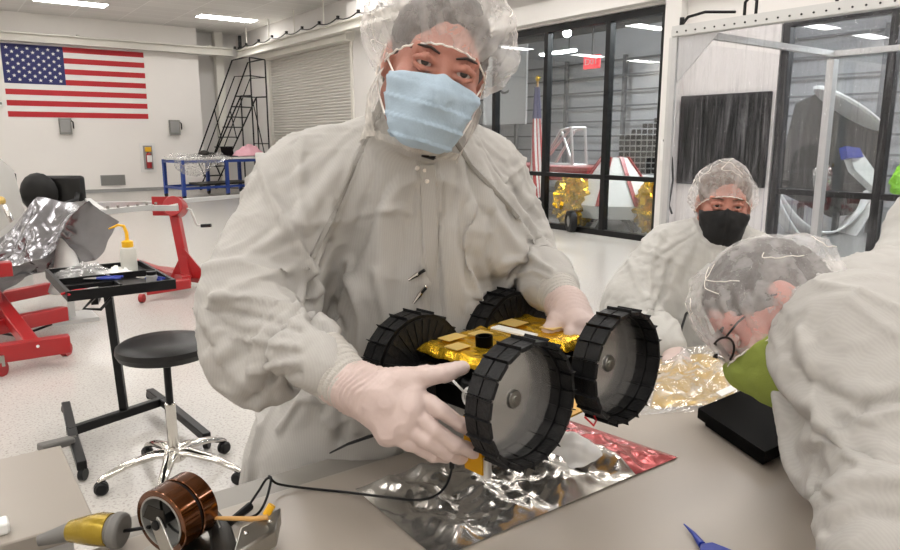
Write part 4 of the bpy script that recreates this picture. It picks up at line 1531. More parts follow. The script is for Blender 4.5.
# ================================================================== STOOL
q = pl(172, 474, .03)
t = thing('stool', 'round black padded swivel stool with polished five-arm base', 'stool', (q.x, q.y, 0))
sx, sy = q.x + .015, q.y - .0
ts = A(161, 348, 3.14)
sz = .62
MB().lathe([(.001, -.045), (.16, -.045), (.19, -.035), (.203, -.01), (.2, .012), (.18, .026), (.1, .03), (.001, .03)], (sx, sy, sz), n=48).build('seat', M['vinyl'], t)
MB().cyl((sx, sy, .36), (sx, sy, sz - .04), .016).build('inner_column', M['blackm'], t)
MB().lathe([(.001, .1), (.023, .1), (.023, .36), (.019, .365), (.001, .366)], (sx, sy, 0)).build('gas_column', M['chrome'], t)
for i in range(5):
    a = math.radians(27 + 72 * i)
    d = V((math.cos(a), math.sin(a), 0))
    o = V((sx, sy, 0))
    m = MB().tube([o + V((0, 0, .13)), o + d * .08 + V((0, 0, .135)), o + d * .2 + V((0, 0, .11)), o + d * .285 + V((0, 0, .075)), o + d * .31 + V((0, 0, .06))], [.03, .026, .021, .018, .012], 12, flat=.75)
    arm = m.build('base_arm', M['chrome'], t)
    c = o + d * .3 + V((0, 0, .03))
    n_ = V((-d.y, d.x, 0))
    MB().lathe([(.001, -.022), (.022, -.022), (.03, -.014), (.03, -.003), (.02, -.002), (.02, .002), (.03, .003), (.03, .014), (.022, .022), (.001, .022)], c, n_, 18).build('caster', M['black'], t)
MB().lathe([(.001, .09), (.05, .1), (.05, .14), (.034, .16), (.001, .161)], (sx, sy, 0)).build('hub', M['chrome'], t)

# ================================================================== BENCHES
BZ = .9
t = thing('workbench', 'large beige laminate bench filling the foreground', 'workbench', (.9, .6, 0))
MB().bb((-.7, .12, BZ - .03), (1.78, 1.082, BZ)).build('worktop', M['bench'], t, bevel=.003)
MB().bb((.165, 1.0825, BZ - .045), (1.78, 1.17, BZ - .012)).build('edge_strip', M['benchedge'], t, bevel=.003)
m = MB()
for x in (-.6, 1.68):
    for y in (.2, 1.02): MB().bb((x - .03, y - .03, 0), (x + .03, y + .03, BZ - .03)).build('leg', M['alu'], t, smooth=False)
MB().bb((-.6, .2, .3), (1.68, 1.02, .33)).build('lower_shelf', M['benchedge'], t, smooth=False)
t = thing('side_bench', 'smaller grey-beige bench top at the lower left corner', 'workbench', (-.3, 1.4, 0))
MB().bb((-1.0, 1.175, BZ - .03), (.157, 1.52, BZ)).build('worktop', M['bench2'], t, bevel=.003)
for x in (-.95, .1):
    for y in (1.21, 1.48): MB().bb((x - .025, y - .025, 0), (x + .025, y + .025, BZ - .03)).build('leg', M['alu'], t, smooth=False)

# ================================================================== PEOPLE
class Head:
    """local axes: X to the viewer's left of the face, F where the face looks, U to the crown"""
    def __init__(s, c, f, roll_up, sc=1.0):
        s.F = f.normalized()
        s.U = (roll_up - s.F * roll_up.dot(s.F)).normalized()
        s.X = s.F.cross(s.U)
        s.c, s.s = V(c), sc
        s.ax = (s.X, s.F, s.U)

    def p(s, x, y, z): return s.c + (s.X * x + s.F * y + s.U * z) * s.s

    def loc(s, P):
        return ((P - np.array(s.c)) @ np.array([list(s.X), list(s.F), list(s.U)]).T) / s.s

    def add(s, S, neck_to, skinny=0):
        k = s.s
        def E(c, r, kk=.02, op='add'): S.ell(s.p(*c), tuple(q * k for q in r), s.ax, kk * k, op)
        def K(a, b, r1, r2, kk=.015, op='add'): S.cone(s.p(*a), s.p(*b), r1 * k, r2 * k, kk * k, op)
        E((0, -.012, .032), (.076, .097, .086), 0)
        E((0, .02, -.03), (.063, .074, .085), .03)
        E((0, .05, -.098), (.034, .034, .026), .04)
        K((-.055, .0, -.06), (-.02, .05, -.1), .02, .016, .03)
        K((.055, .0, -.06), (.02, .05, -.1), .02, .016, .03)
        K((-.04, .076, .018), (.04, .076, .018), .014, .014, .015)
        for q in (-1, 1):
            E((.041 * q, .062, -.032), (.024, .024, .022), .02)
            S.ell(s.p(.031 * q, .106, -.002), tuple(v * k for v in (.019, .02, .0125)), s.ax, .014 * k, 'sub')
            K((.017 * q, .091, .004), (.031 * q, .0972, .0082), .005, .0056, .004)
            K((.031 * q, .0972, .0082), (.047 * q, .089, .003), .0056, .0045, .004)
            K((.018 * q, .089, -.0075), (.032 * q, .0945, -.0105), .0042, .0046, .005)
            K((.032 * q, .0945, -.0105), (.046 * q, .087, -.006), .0046, .004, .005)
            E((.078 * q, -.008, -.008), (.009, .019, .03), .008)
            E((.0125 * q, .098, -.045), (.009, .01, .008), .006)
        K((0, .088, .004), (0, .108, -.038), .008, .012, .010)
        E((0, .094, -.072), (.024, .012, .007), .008)
        E((0, .092, -.083), (.02, .012, .006), .006)
        K((0, -.025, -.05), (0, -.03, -.1), .055, .055, .03)
        S.cone(s.p(0, -.03, -.09), neck_to, .055 * k, .06, .03)

    def extras(s, par, hairmat, brow=True):
        k = s.s
        for q in (-1, 1):
            c = s.p(.031 * q, .083, -.001)
            e = MB().ell(c, .0125 * k, s.ax, 20, 14).build('eye', M['eye'], par)
            g = (s.F + s.U * .12).normalized()
            MB().lathe([(.0062 * k, .0108 * k), (.0058 * k, .0124 * k), (.003 * k, .0131 * k), (.0005, .0132 * k)], c, g, 18).build('iris', M['iris'], e)
            if brow:
                m = MB()
                m.tube([s.p(.013 * q, .0945, .0175), s.p(.028 * q, .0965, .0225), s.p(.045 * q, .087, .021), s.p(.055 * q, .0765, .014)], [.0022 * k, .0034 * k, .0028 * k, .001 * k], 8, flat=.7)
                m.build('eyebrow', M[hairmat], par)
        # hair shell, from the hairline up and back
        R = .14 * k
        S = SDF(*[np.arange(s.c[i] - R, s.c[i] + R, .004) for i in range(3)])
        S.ell(s.p(0, -.014, .034), tuple(v * k for v in (.082, .102, .092)), s.ax, 0)
        S.ell(s.p(0, -.04, -.03), tuple(v * k for v in (.074, .07, .07)), s.ax, .02 * k)
        S.cone(s.p(0, .142, -.10), s.p(0, .125, .012), .090 * k, .070 * k, .012 * k, 'sub')
        def dsp(P, N):
            L = s.loc(P)
            return vn(L, (90, 18, 90), 2) * .0025 + vn(L, (200, 40, 160), 5) * .001
        S.mesh('hair', M[hairmat], par, disp=dsp)

    def mask(s, par, material, name='face_mask', top=-.018, bot=-.125, puff=.010, back=.0, pleats=True, kn=None, nose=.02):
        k = s.s
        R = .15 * k
        c0 = s.p(0, .04, -.06)
        S = SDF(*[np.arange(c0[i] - R, c0[i] + R, .0028) for i in range(3)])
        def E(c, r, kk=.02, op='add'): S.ell(s.p(*c), tuple(q * k for q in r), s.ax, kk * k, op)
        p = puff
        E((0, .02, -.03), (.063 + p, .074 + p, .085 + p), 0)
        E((0, .06, -.07), (.05 + p * .5, .045 + p, .048 + p), .03)
        E((0, .05, -.1), (.034 + p, .034 + p, .024 + p), .03)
        S.cone(s.p(0, .085, .0), s.p(0, .104 + nose * .3, -.04), .011 * k, .016 * k, .03 * k)
        for q in (-1, 1): E((.041 * q, .062, -.034), (.026 + p * .3, .026 + p * .3, .024), .02)
        X, Y, Z = S.pts((slice(None),) * 3)
        def L(ax): return ((X - s.c[0]) * ax[0] + (Y - s.c[1]) * ax[1] + (Z - s.c[2]) * ax[2]) / k
        lx, ly, lz = L(s.X), L(s.F), L(s.U)
        edge = top - .012 * np.minimum(1, (lx / .07) ** 2) + .006 * np.exp(-(lx / .012) ** 2)
        S.D = np.maximum(S.D, (lz - edge) * k)
        S.D = np.maximum(S.D, (bot - lz) * k)
        S.D = np.maximum(S.D, (back + .12 * (-(lz + .06)) - ly) * k)
        def dsp(P, N):
            q = s.loc(P)
            r = vn(q, (45, 45, 60), 4) * .0022
            if pleats:
                z = q[:, 2] + .06 * np.abs(q[:, 0]) * 1.0
                t = ((z * 36) % 1)
                r = r + (t ** 3 - .25) * .0036 * np.clip((top - .014 - q[:, 2]) * 120, 0, 1)
            else:
                r = r + np.exp(-(q[:, 0] / .004) ** 2) * .003
            return r
        o = S.mesh(name, material, par, disp=dsp)
        return o

    def cap(s, par, r=(.115, .13, .115), c=(0, -.02, .05), rim=(.0, .1, .035), rimb=(0, -.105, -.075), seed=1, sag=(0, 0, 0), name='bouffant_cap', gather=28, low=.45):
        """gathered cap: closed at an elastic rim lying in a tilted plane, ballooning above it"""
        k = s.s
        f, b = V(rim), V(rimb)
        mid = (f + b) / 2
        ay = (f - b) / 2
        ly = ay.length
        ay = ay.normalized()
        ax = V((1, 0, 0))
        az = ax.cross(ay)
        if az.z < 0: az = -az
        rx = .083
        def rimp(t): return mid + ax * (rx * math.cos(t)) + ay * (ly * math.sin(t))
        cc = V(c)
        rr = random.Random(seed)
        ph = [rr.uniform(0, 6) for _ in range(6)]
        def fn(a, bb):
            t = 2 * PI * a
            R0 = rimp(t)
            # meridian from the rim over to the crown
            phi = -low + bb * (PI * .5 + low)
            d = (ax * math.cos(t) * r[0] + ay * math.sin(t) * r[1])
            body = cc + d * max(0, math.cos(phi)) ** .85 + az * (math.sin(phi) * (r[2] if phi > 0 else r[2] * .8))
            w = min(1, bb * 6)
            w = w * w * (3 - 2 * w)
            q = R0 + (body - R0) * w
            pl_ = .0055 * math.sin(gather * t + ph[0] + 2 * math.sin(3 * t)) * math.exp(-bb * 4) * (.3 + w)
            nrm = (q - cc).normalized()
            big = noise.noise(q * 9 + V((seed, 3, 1))) * .016 * w + (abs(noise.noise(q * 17 + V((seed * 2, 7, 3)))) * -.018 + .004) * w + abs(noise.noise(q * 38 + V((seed, 1, 9)))) * -.006 * w
            q = q + nrm * (pl_ + big) + V(sag) * w * (1 - bb) * (abs(math.cos(t)) if sag[0] == 0 else max(0, -math.cos(t)))
            if q.y * 0 == 0:
                # keep outside the hair
                e = V((q.x / .088, (q.y + .014) / .108, (q.z - .034) / .098))
                if e.length < 1 and w > .3: q = V((0, -.014, .034)) + (q - V((0, -.014, .034))) / e.length
            return s.p(q.x, q.y, q.z)
        o = MB().grid(lambda a, b2: fn(a, b2 * .995), 150, 54, cu=True).build(name, M['cap'], par, sharp=180)
        for q in range(9):
            a0, b0, da, db = rr.random(), rr.uniform(.12, .4), rr.uniform(-.12, .12), rr.uniform(.15, .45)
            cv = rr.uniform(-.05, .05)
            MB().tube([fn(a0 + da * i / 14 + cv * math.sin(PI * i / 14), min(.97, b0 + db * i / 14)) + (fn(a0 + da * i / 14, .5) - s.c).normalized() * .0005 for i in range(15)], .0008 * k, 5).build('gather_thread', M['thread'], o)
        m = MB()
        pts = []
        for i in range(120):
            t = 2 * PI * i / 120
            q = rimp(t)
            q = q + az * (.0009 * math.sin(gather * t)) + q.normalized() * .001 * math.cos(gather * 1.3 * t)
            pts.append(s.p(q.x, q.y, q.z))
        m.tube(pts, .0016 * k, 6, closed=True)
        m.build('elastic_rim', M['thread'], o)
        return o


def hand(S, wrist, knuckles, fingers, thumb, rp=.021, rf=.0092, k=.010):
    """palm fanned from the wrist to four knuckles; each finger its own bent chain"""
    for kn in knuckles:
        S.cone(wrist, kn, rp * .95, rp * .62, k * 1.4)
    for a, b in zip(knuckles[:-1], knuckles[1:]): S.cone(a, b, rp * .6, rp * .56, k)
    for i, (kn, ch_) in enumerate(zip(knuckles, fingers)):
        pts = [kn] + list(ch_)
        r0 = rf * (1.0, 1.04, .98, .86)[i]
        for j, (a, b) in enumerate(zip(pts[:-1], pts[1:])):
            S.cone(a, b, r0 * (1.12 - .09 * j), r0 * (1.05 - .1 * j), .0035)
    pts = list(thumb)
    rs = [rp * .9, rf * 1.6, rf * 1.35, rf * 1.18, rf * 1.0]
    for j, (a, b) in enumerate(zip(pts[:-1], pts[1:])):
        S.cone(a, b, rs[j], rs[j + 1], k if j == 0 else .005)


def glove_disp(wr, el, amp=.0016):
    ax = np.array((el - wr).normalized())
    w0 = np.array(wr)
    def f(P, N):
        s = (P - w0) @ ax
        near = np.exp(-((s + .0) / .03) ** 2)
        return amp * .5 * vn(P, 60, 1) + near * amp * 1.3 * (ridged(P + ax * (s * 6)[:, None] * 0, (1, 1, 1), 3) * 0 + np.sin(s * 900 + 3 * vn(P, 40, 2))) * .6 + ridged(P, 45, 7) ** 2 * amp * .5
    return f


def cuff(a, b, r0, r1, par, name='knit_cuff', material='cuff', flat=1.0):
    a, b = V(a), V(b)
    m = MB()
    n = 26
    pts = [a + (b - a) * (i / n) for i in range(n + 1)]
    rs = [r0 + (r1 - r0) * i / n + .0009 * math.sin(i * 2.1) for i in range(n + 1)]
    m.tube(pts, rs, 30, cap=False, flat=flat)
    return m.build(name, M[material], par, thick=.002)


def dn(p, q, t): return p + (q - p) * t


# ------------------------------------------------------------------ the man with the rover
hc = A(444, 68, 1.055)
hf = dirc(.17, -.30, 1.0)
hd_ = Head((0, 0, 0), hf, CU * .97 + CR * .24)
hd_.c = hc - hd_.F * .088
ng = A(416, 158, 1.27)
chest, belly, hips = A(402, 228, 1.34), A(392, 330, 1.42), A(358, 440, 1.54)
shR, shL = A(305, 178, 1.28), A(482, 168, 1.38)
elR, wrR = A(240, 292, 1.15), A(352, 387, 1.005)
elL, wrL = A(520, 242, 1.46), A(562, 300, 1.25)
base = V((hips.x, hips.y, 0))
man = thing('person', 'person in white gown, hair cap and pale blue mask holding the wheeled rover', 'person', base)
S = bgrid([hd_.c + V((0, 0, .1)), shR, shL, elR, wrR, elL, wrL, V((base.x, base.y, 0))], .16, .014, [(hd_.c - V((0, 0, .01)), .135, .0034)])
hd_.add(S, ng)
fwd = V((CF.x, CF.y, 0)).normalized()
latd = (shL - shR).normalized()
S.cone(shR, shL, .05, .05, .03)
S.cone(ng, chest + fwd * .03, .06, .085, .04).cone(chest + fwd * .03, belly + fwd * .03, .085, .085, .05).cone(belly + fwd * .03, hips, .085, .10, .04)
for a, b, c_ in ((shR, elR, wrR), (shL, elL, wrL)): S.cone(a, b, .048, .038, .02).cone(b, c_, .036, .024, .015)
for q in (-1, 1):
    hp_ = hips + latd * .09 * q
    kn_ = V((hp_.x, hp_.y, .48)) - CF * .02
    ft = V((hp_.x, hp_.y, .06)) + latd * .03 * q
    S.cone(hp_, kn_, .08, .055, .03).cone(kn_, ft, .055, .035, .02).cone(ft + V((0, 0, -.02)), ft + V((0, 0, -.025)) - V((CF.x, CF.y, 0)).normalized() * .15, .035, .03, .02)
S.mesh('body', M['skin'], man, disp=lambda P, N: vn(P, 60, 3) * .0006)
hd_.extras(man, 'hair')
mk = hd_.mask(man, M['mask'], top=-.014, bot=-.128, puff=.011, back=.0)
for q in (-1, 1):
    MB().tube([hd_.p(.066 * q, .052, -.03), hd_.p(.078 * q, .02, -.012), hd_.p(.086 * q, -.01, .012), hd_.p(.088 * q, -.022, -.002)], .0017, 6).build('ear_loop', M['thread'], mk)
    MB().tube([hd_.p(.064 * q, .045, -.092), hd_.p(.079 * q, .01, -.065), hd_.p(.089 * q, -.018, -.035), hd_.p(.088 * q, -.022, -.002)], .0017, 6).build('ear_loop', M['thread'], mk)
hd_.cap(man, r=(.130, .135, .096), c=(.012, -.015, .050), rim=(0, .101, .031), rimb=(0, -.105, -.07), seed=3, sag=(-.012, 0, -.03))
MB().tube([A(422, 156, 1.145), A(433, 158, 1.14), A(444, 152, 1.15)], [.003, .008, .003], 10, flat=.5).build('undershirt_collar', M['black'], man)

# beard cover: gauze from ear to ear under the jaw
S = SDF(*[np.arange(hd_.c[i] - .17, hd_.c[i] + .17, .0045) for i in range(3)])
S.ell(hd_.p(0, .012, -.06), (.087, .085, .08), hd_.ax, 0).ell(hd_.p(0, .04, -.095), (.06, .058, .042), hd_.ax, .03)
S.cone(hd_.p(0, -.03, -.08), hd_.p(0, -.035, -.15), .078, .085, .04)
def bd(P, N):
    L = hd_.loc(P)
    return ridged(L, (20, 20, 9), 3) ** 2 * .004 + ridged(L, (40, 40, 20), 6) ** 2 * .002
def bdrop(P):
    L = hd_.loc(P)
    return (L[:, 2] > -.01 - .9 * np.maximum(0, L[:, 1] - .0)) | ((L[:, 1] > .03) & (L[:, 2] > -.118)) | (L[:, 2] < -.135 + .3 * np.minimum(0, L[:, 1] - .02)) | (L[:, 1] < -.07)
S.mesh('beard_cover', M['net'], man, disp=bd, drop=bdrop)

# gown
S = bgrid([ng + V((0, 0, .06)), shR, shL, elR, wrR, elL, wrL, V((base.x, base.y, .42)), hips + latd * .2, hips - latd * .2], .12, .0105)
fl_n = (V((CF.x, CF.y, 0)).normalized(), 1.35)
fwd = V((CF.x, CF.y, 0)).normalized()
S.cone(shR + latd * .04, shL - latd * .04, .088, .082, .05)
S.ell(dn(chest, ng, .12), (.2, .125, .2), (latd, fwd, V((0, 0, 1))), .05)
S.ell(belly, (.185, .14, .22), (latd, fwd, V((0, 0, 1))), .07)
S.ell(hips + V((0, 0, .02)), (.2, .145, .2), (latd, fwd, V((0, 0, 1))), .07)
hm = V((hips.x, hips.y, .45))
S.cone(hips - latd * .09, hm - latd * .14, .155, .165, .05).cone(hips + latd * .07, hm + latd * .1, .15, .16, .05)
S.cone(ng, hd_.p(0, -.035, -.10), .090, .074, .05)
S.cone(shR, elR, .094, .075, .045).cone(elR, dn(elR, wrR, .8), .070, .050, .035)
S.cone(shL, elL, .088, .076, .045).cone(elL, dn(elL, wrL, .8), .072, .048, .035)
# loose cloth under the arms
S.cone(dn(shR, elR, .35) + latd * .05, dn(shR, elR, .8) + latd * .03, .06, .04, .05)
S.cone(dn(shL, elL, .3) - latd * .04, dn(shL, elL, .7) - latd * .04, .05, .04, .05)
nz = -hd_.F
front = lambda px, py, d: A(px, py, d)
seamR = [A(372, 120, 1.13), A(352, 175, 1.17), A(328, 240, 1.2), A(312, 270, 1.22)]
seamL = [A(462, 138, 1.2), A(492, 165, 1.26), A(520, 200, 1.3)]
plk = [A(424, 160, 1.17), A(428, 230, 1.2), A(432, 300, 1.26)]
folds = [(seamR, .006, .0045), (seamL, .006, .0045), ([A(412, 160, 1.17), A(416, 230, 1.2), A(420, 300, 1.25)], .0045, .003), ([A(434, 160, 1.17), A(440, 230, 1.2), A(445, 300, 1.25)], .0045, .003),
         ([A(300, 240, 1.1), A(345, 215, 1.2), A(400, 220, 1.22)], .012, .007), ([A(330, 275, 1.2), A(350, 330, 1.3), A(362, 420, 1.35)], .016, .012),
         ([A(300, 180, 1.2), A(260, 235, 1.1), A(230, 290, 1.08)], .016, .012), ([A(215, 300, 1.08), A(260, 312, 1.06), A(300, 322, 1.08)], .011, .012),
         ([A(205, 325, 1.08), A(255, 335, 1.04), A(305, 350, 1.04)], .01, .010), ([A(222, 352, 1.07), A(270, 358, 1.03), A(320, 372, 1.0)], .009, .008),
         ([A(350, 260, 1.22), A(372, 300, 1.28), A(380, 400, 1.34)], .014, .009), ([A(470, 220, 1.24), A(462, 280, 1.27), A(470, 330, 1.3)], .014, .01),
         ([A(500, 170, 1.28), A(520, 215, 1.34), A(505, 260, 1.35)], .012, .010), ([A(510, 262, 1.33), A(540, 268, 1.28), A(560, 278, 1.24)], .009, .008)]
arms = [(shR, elR, .1), (elR, wrR, .085), (shL, elL, .09), (elL, wrL, .075)]
colS = SDF(S.x, S.y, S.z)
colS.D = S.D + .02
gown = S.mesh('gown', M['gown'], man, smooth_it=2, whole=True, disp=lambda P, N: vn(P, 13, 5) * .005 + vn(P, 26, 6) * .002)
col_ = colS.mesh('gown_collider', M['gown'], None, smooth_it=2, whole=True)
pin_ = [(dn(ng, hd_.p(0, -.035, -.09), .4), hd_.p(0, -.035, -.09), .095), (dn(elR, wrR, .76), wrR, .08), (dn(elL, wrL, .76), wrL, .075), (hm - latd * .3, hm + latd * .3, .10)]
drape(gown, col_, pin_, frames=FR, grow=GROW, disp=crinkle(arms, [], 1.35, 2), lines=[
    ([(384, 96), (372, 125), (352, 162), (338, 195), (322, 230), (304, 268)], .0032, 0.0052), ([(392, 96), (380, 125), (360, 162), (346, 195), (330, 230), (311, 270)], .0032, 0.0052),
    ([(456, 140), (470, 165), (490, 186), (508, 205), (520, 222)], .0032, 0.0050),
    ([(416, 162), (419, 230), (424, 300), (428, 350)], .0026, 0.0044), ([(437, 162), (441, 230), (446, 300), (448, 350)], .0026, 0.0044),
    ([(374, 108), (384, 134), (404, 153), (430, 161), (447, 150)], .003, 0.0050),
    ([(262, 158), (272, 200), (300, 250), (318, 290)], .008, 0.0130), ([(305, 130), (298, 180), (302, 230)], .009, 0.0087),
    ([(330, 245), (308, 285), (312, 318), (332, 330)], .008, -0.0174), ([(214, 296), (255, 298), (305, 312)], .006, 0.0116), ([(222, 312), (260, 318), (300, 330)], .006, -0.0087),
    ([(236, 338), (270, 342), (300, 348)], .005, 0.0087), ([(252, 372), (275, 364), (300, 362)], .005, 0.0101), ([(262, 382), (280, 377), (300, 374)], .004, -0.0050),
    ([(206, 268), (235, 262), (280, 275)], .009, 0.0087), ([(350, 262), (362, 320), (356, 430)], .010, 0.0145), ([(376, 270), (386, 330), (380, 430)], .008, 0.0087),
    ([(334, 300), (345, 350), (340, 440)], .009, -0.0116), ([(470, 205), (462, 255), (478, 300)], .009, 0.0116), ([(492, 215), (487, 260), (497, 290)], .007, -0.0101),
    ([(512, 215), (528, 240), (536, 262)], .007, 0.0101), ([(505, 262), (530, 258), (552, 272)], .005, 0.0101), ([(512, 276), (536, 272), (560, 284)], .004, 0.0063),
    ([(330, 200), (318, 250), (300, 300)], .007, 0.0087), ([(355, 215), (400, 208), (412, 215)], .007, 0.0050), ([(280, 430), (300, 400), (340, 395)], .007, 0.0101), ([(250, 480), (262, 430), (258, 400)], .008, 0.0087)])
seam(gown, [(387, 100), (376, 125), (356, 162), (342, 195), (326, 230), (307, 269)], .0048, man)
seam(gown, [(456, 142), (470, 165), (490, 186), (508, 205), (518, 218)], .0045, man)
seam(gown, [(427, 164), (430, 230), (434, 290), (436, 325)], .0155, man, 'placket', .0022)
# snaps at the collar
for px, py in ((417, 169), (427, 171), (422, 182)):
    pass
cuff(dn(elR, wrR, .74), dn(elR, wrR, 1.03), .047, .034, man)
cuff(dn(elL, wrL, .74), dn(elL, wrL, 1.04), .045, .034, man)

# rover frame first, the hands close on it
def cw(r, u, d): return V((0, 0, CAMH)) + CR * r + CU * u + CF * d
W1, W2_, W3, W4 = cw(.103, -.181, 1.0), cw(.272, -.147, 1.14), cw(-.061, -.153, 1.18), cw(.107, -.119, 1.32)
rc = (W1 + W2_ + W3 + W4) / 4
ra = (W1 - W3).normalized()
rl = (W2_ - W1)
rl = (rl - ra * rl.dot(ra)).normalized()
ru = rl.cross(ra)
if ru.z < 0: ru = -ru
def RP(l, a, u): return rc + rl * l + ra * a + ru * u

# right hand (left in the picture)
d0 = .985
hw = A(357, 388, 1.0)
kn = [A(412, 392, .985), A(410, 409, .975), A(402, 424, .975), A(388, 433, .98)]
fg = [[A(440, 410, .975), A(460, 424, .985), A(477, 434, 1.005)],
      [A(434, 430, .968), A(455, 444, .978), A(473, 452, 1.0)],
      [A(426, 440, .968), A(448, 453, .985), A(462, 458, 1.01)],
      [A(410, 444, .975), A(432, 455, .99), A(446, 458, 1.01)]]
th = [A(372, 388, 1.0), A(398, 380, .985), A(425, 376, .99), A(446, 373, 1.005), A(463, 368, 1.015)]
S = bgrid([hw, A(335, 383, 1.02)] + kn + sum(fg, []) + th, .04, .0026)
S.cone(A(338, 384, 1.02), hw, .033, .029, .01)
S.cone(hw, A(385, 398, .985), .03, .028, .02)
hand(S, hw, kn, fg, th, rp=.026, rf=.0108, k=.014)
S.mesh('glove', M['glove'], man, disp=glove_disp(hw, elR, .0022))
# left hand (right in the picture), behind the rover
hw2 = A(566, 306, 1.235)
kn2 = [A(572, 322, 1.19), A(581, 326, 1.19), A(589, 330, 1.2), A(594, 334, 1.215)]
fg2 = [[A(570, 335, 1.165), A(568, 348, 1.16), A(566, 357, 1.17)],
       [A(581, 339, 1.165), A(580, 352, 1.16), A(577, 361, 1.17)],
       [A(590, 342, 1.175), A(589, 354, 1.17), A(586, 362, 1.18)],
       [A(597, 344, 1.19), A(597, 354, 1.185), A(594, 361, 1.19)]]
th2 = [A(566, 312, 1.22), A(556, 322, 1.2), A(550, 331, 1.19), A(550, 339, 1.185), A(551, 345, 1.18)]
S = bgrid([hw2, A(555, 292, 1.27)] + kn2 + sum(fg2, []) + th2, .04, .003)
S.cone(A(558, 296, 1.265), hw2, .032, .029, .01)
hand(S, hw2, kn2, fg2, th2, rp=.027, rf=.0100, k=.014)
S.mesh('glove', M['glove'], man, disp=glove_disp(hw2, elL, .0018))

# ------------------------------------------------------------------ the woman in the black mask
wc = A(727.5, 206, 2.07)
wf = dirc(-.26, -.22, 1.0)
wh = Head((0, 0, 0), wf, CU + CR * .10, .95)
wh.c = wc - wh.F * .085
w_ng = A(712, 258, 2.18)
w_sR, w_sL = A(668, 250, 2.22), A(757, 258, 2.2)
w_ch, w_be, w_hi = A(705, 290, 2.24), A(695, 340, 2.3), A(690, 385, 2.42)
w_eR, w_wR = A(630, 300, 2.16), A(672, 352, 1.95)
w_eL, w_wL = A(768, 305, 2.15), A(752, 350, 2.0)
wb = V((w_hi.x, w_hi.y, 0))
wom = thing('person', 'person in white gown, gauze cap and black mask at the far end of the bench', 'person', wb)
S = bgrid([wh.c + V((0, 0, .1)), w_sR, w_sL, w_eR, w_wR, w_eL, w_wL, wb], .14, .018, [(wh.c, .13, .0045)])
wh.add(S, w_ng)
wl = (w_sL - w_sR).normalized()
S.cone(w_sR, w_sL, .045, .045, .03).cone(w_ng, w_ch, .06, .1, .04).cone(w_ch, w_be, .1, .1, .05).cone(w_be, w_hi, .1, .12, .04)
for a, b, c_ in ((w_sR, w_eR, w_wR), (w_sL, w_eL, w_wL)): S.cone(a, b, .04, .034, .02).cone(b, c_, .033, .022, .015)
for q in (-1, 1):
    hp_ = w_hi + wl * .08 * q
    kn_ = V((hp_.x, hp_.y, .46))
    ft = V((hp_.x, hp_.y, .06))
    S.cone(hp_, kn_, .075, .05, .03).cone(kn_, ft, .05, .035, .02).cone(ft + V((0, 0, -.02)), ft + V((0, 0, -.025)) - fwd * .13, .035, .03, .02)
S.mesh('body', M['skin'], wom)
wh.extras(wom, 'hair_light')
wh.mask(wom, M['maskblack'], top=-.014, bot=-.13, puff=.013, back=-.01, pleats=False)
wh.cap(wom, r=(.106, .113, .086), c=(0, -.018, .044), rim=(0, .1, .03), rimb=(0, -.105, -.085), seed=5, sag=(0, 0, -.04))
S = bgrid([w_ng + V((0, 0, .05)), w_sR, w_sL, w_eR, w_wR, w_eL, w_wL, V((wb.x, wb.y, .5))], .13, .013)
S.cone(w_sR + wl * .03, w_sL - wl * .03, .085, .08, .05)
S.ell(dn(w_ch, w_ng, .2), (.17, .125, .2), (wl, fwd, V((0, 0, 1))), .05)
S.ell(w_be, (.17, .14, .2), (wl, fwd, V((0, 0, 1))), .06).ell(w_hi, (.19, .15, .2), (wl, fwd, V((0, 0, 1))), .06)
S.cone(w_hi, V((w_hi.x, w_hi.y, .5)), .18, .2, .06)
S.cone(w_ng, wh.p(0, -.03, -.11), .085, .075, .05)
S.cone(w_sR, w_eR, .095, .09, .04).cone(w_eR, dn(w_eR, w_wR, .9), .088, .05, .03)
S.cone(w_sL, w_eL, .085, .075, .04).cone(w_eL, dn(w_eL, w_wL, .9), .072, .05, .03)
colS = SDF(S.x, S.y, S.z)
colS.D = S.D + .02
w_gown = S.mesh('gown', M['gown2'], wom, smooth_it=2, whole=True, disp=lambda P, N: vn(P, 13, 5) * .005 + vn(P, 26, 6) * .002)
col_ = colS.mesh('gown_collider', M['gown'], None, smooth_it=2, whole=True)
drape(w_gown, col_, [(dn(w_ng, wh.p(0, -.03, -.08), .4), wh.p(0, -.03, -.08), .09), (dn(w_eR, w_wR, .8), w_wR, .075), (dn(w_eL, w_wL, .8), w_wL, .07), (V((w_hi.x, w_hi.y, .5)) - wl * .25, V((w_hi.x, w_hi.y, .5)) + wl * .25, .1)], frames=25, grow=.13,
      disp=crinkle([(w_sR, w_eR, .095), (w_eR, w_wR, .08), (w_sL, w_eL, .09), (w_eL, w_wL, .08)], [], 1.1, 7),
      lines=[([(712, 246), (708, 280), (704, 320)], .006, .005), ([(722, 246), (718, 280), (714, 320)], .006, .005), ([(664, 232), (650, 262), (648, 300)], .010, .010), ([(670, 262), (664, 295), (652, 315)], .009, -.014), ([(630, 262), (640, 290), (652, 312)], .010, .009), ([(690, 215), (702, 240), (728, 250)], .007, .006)])
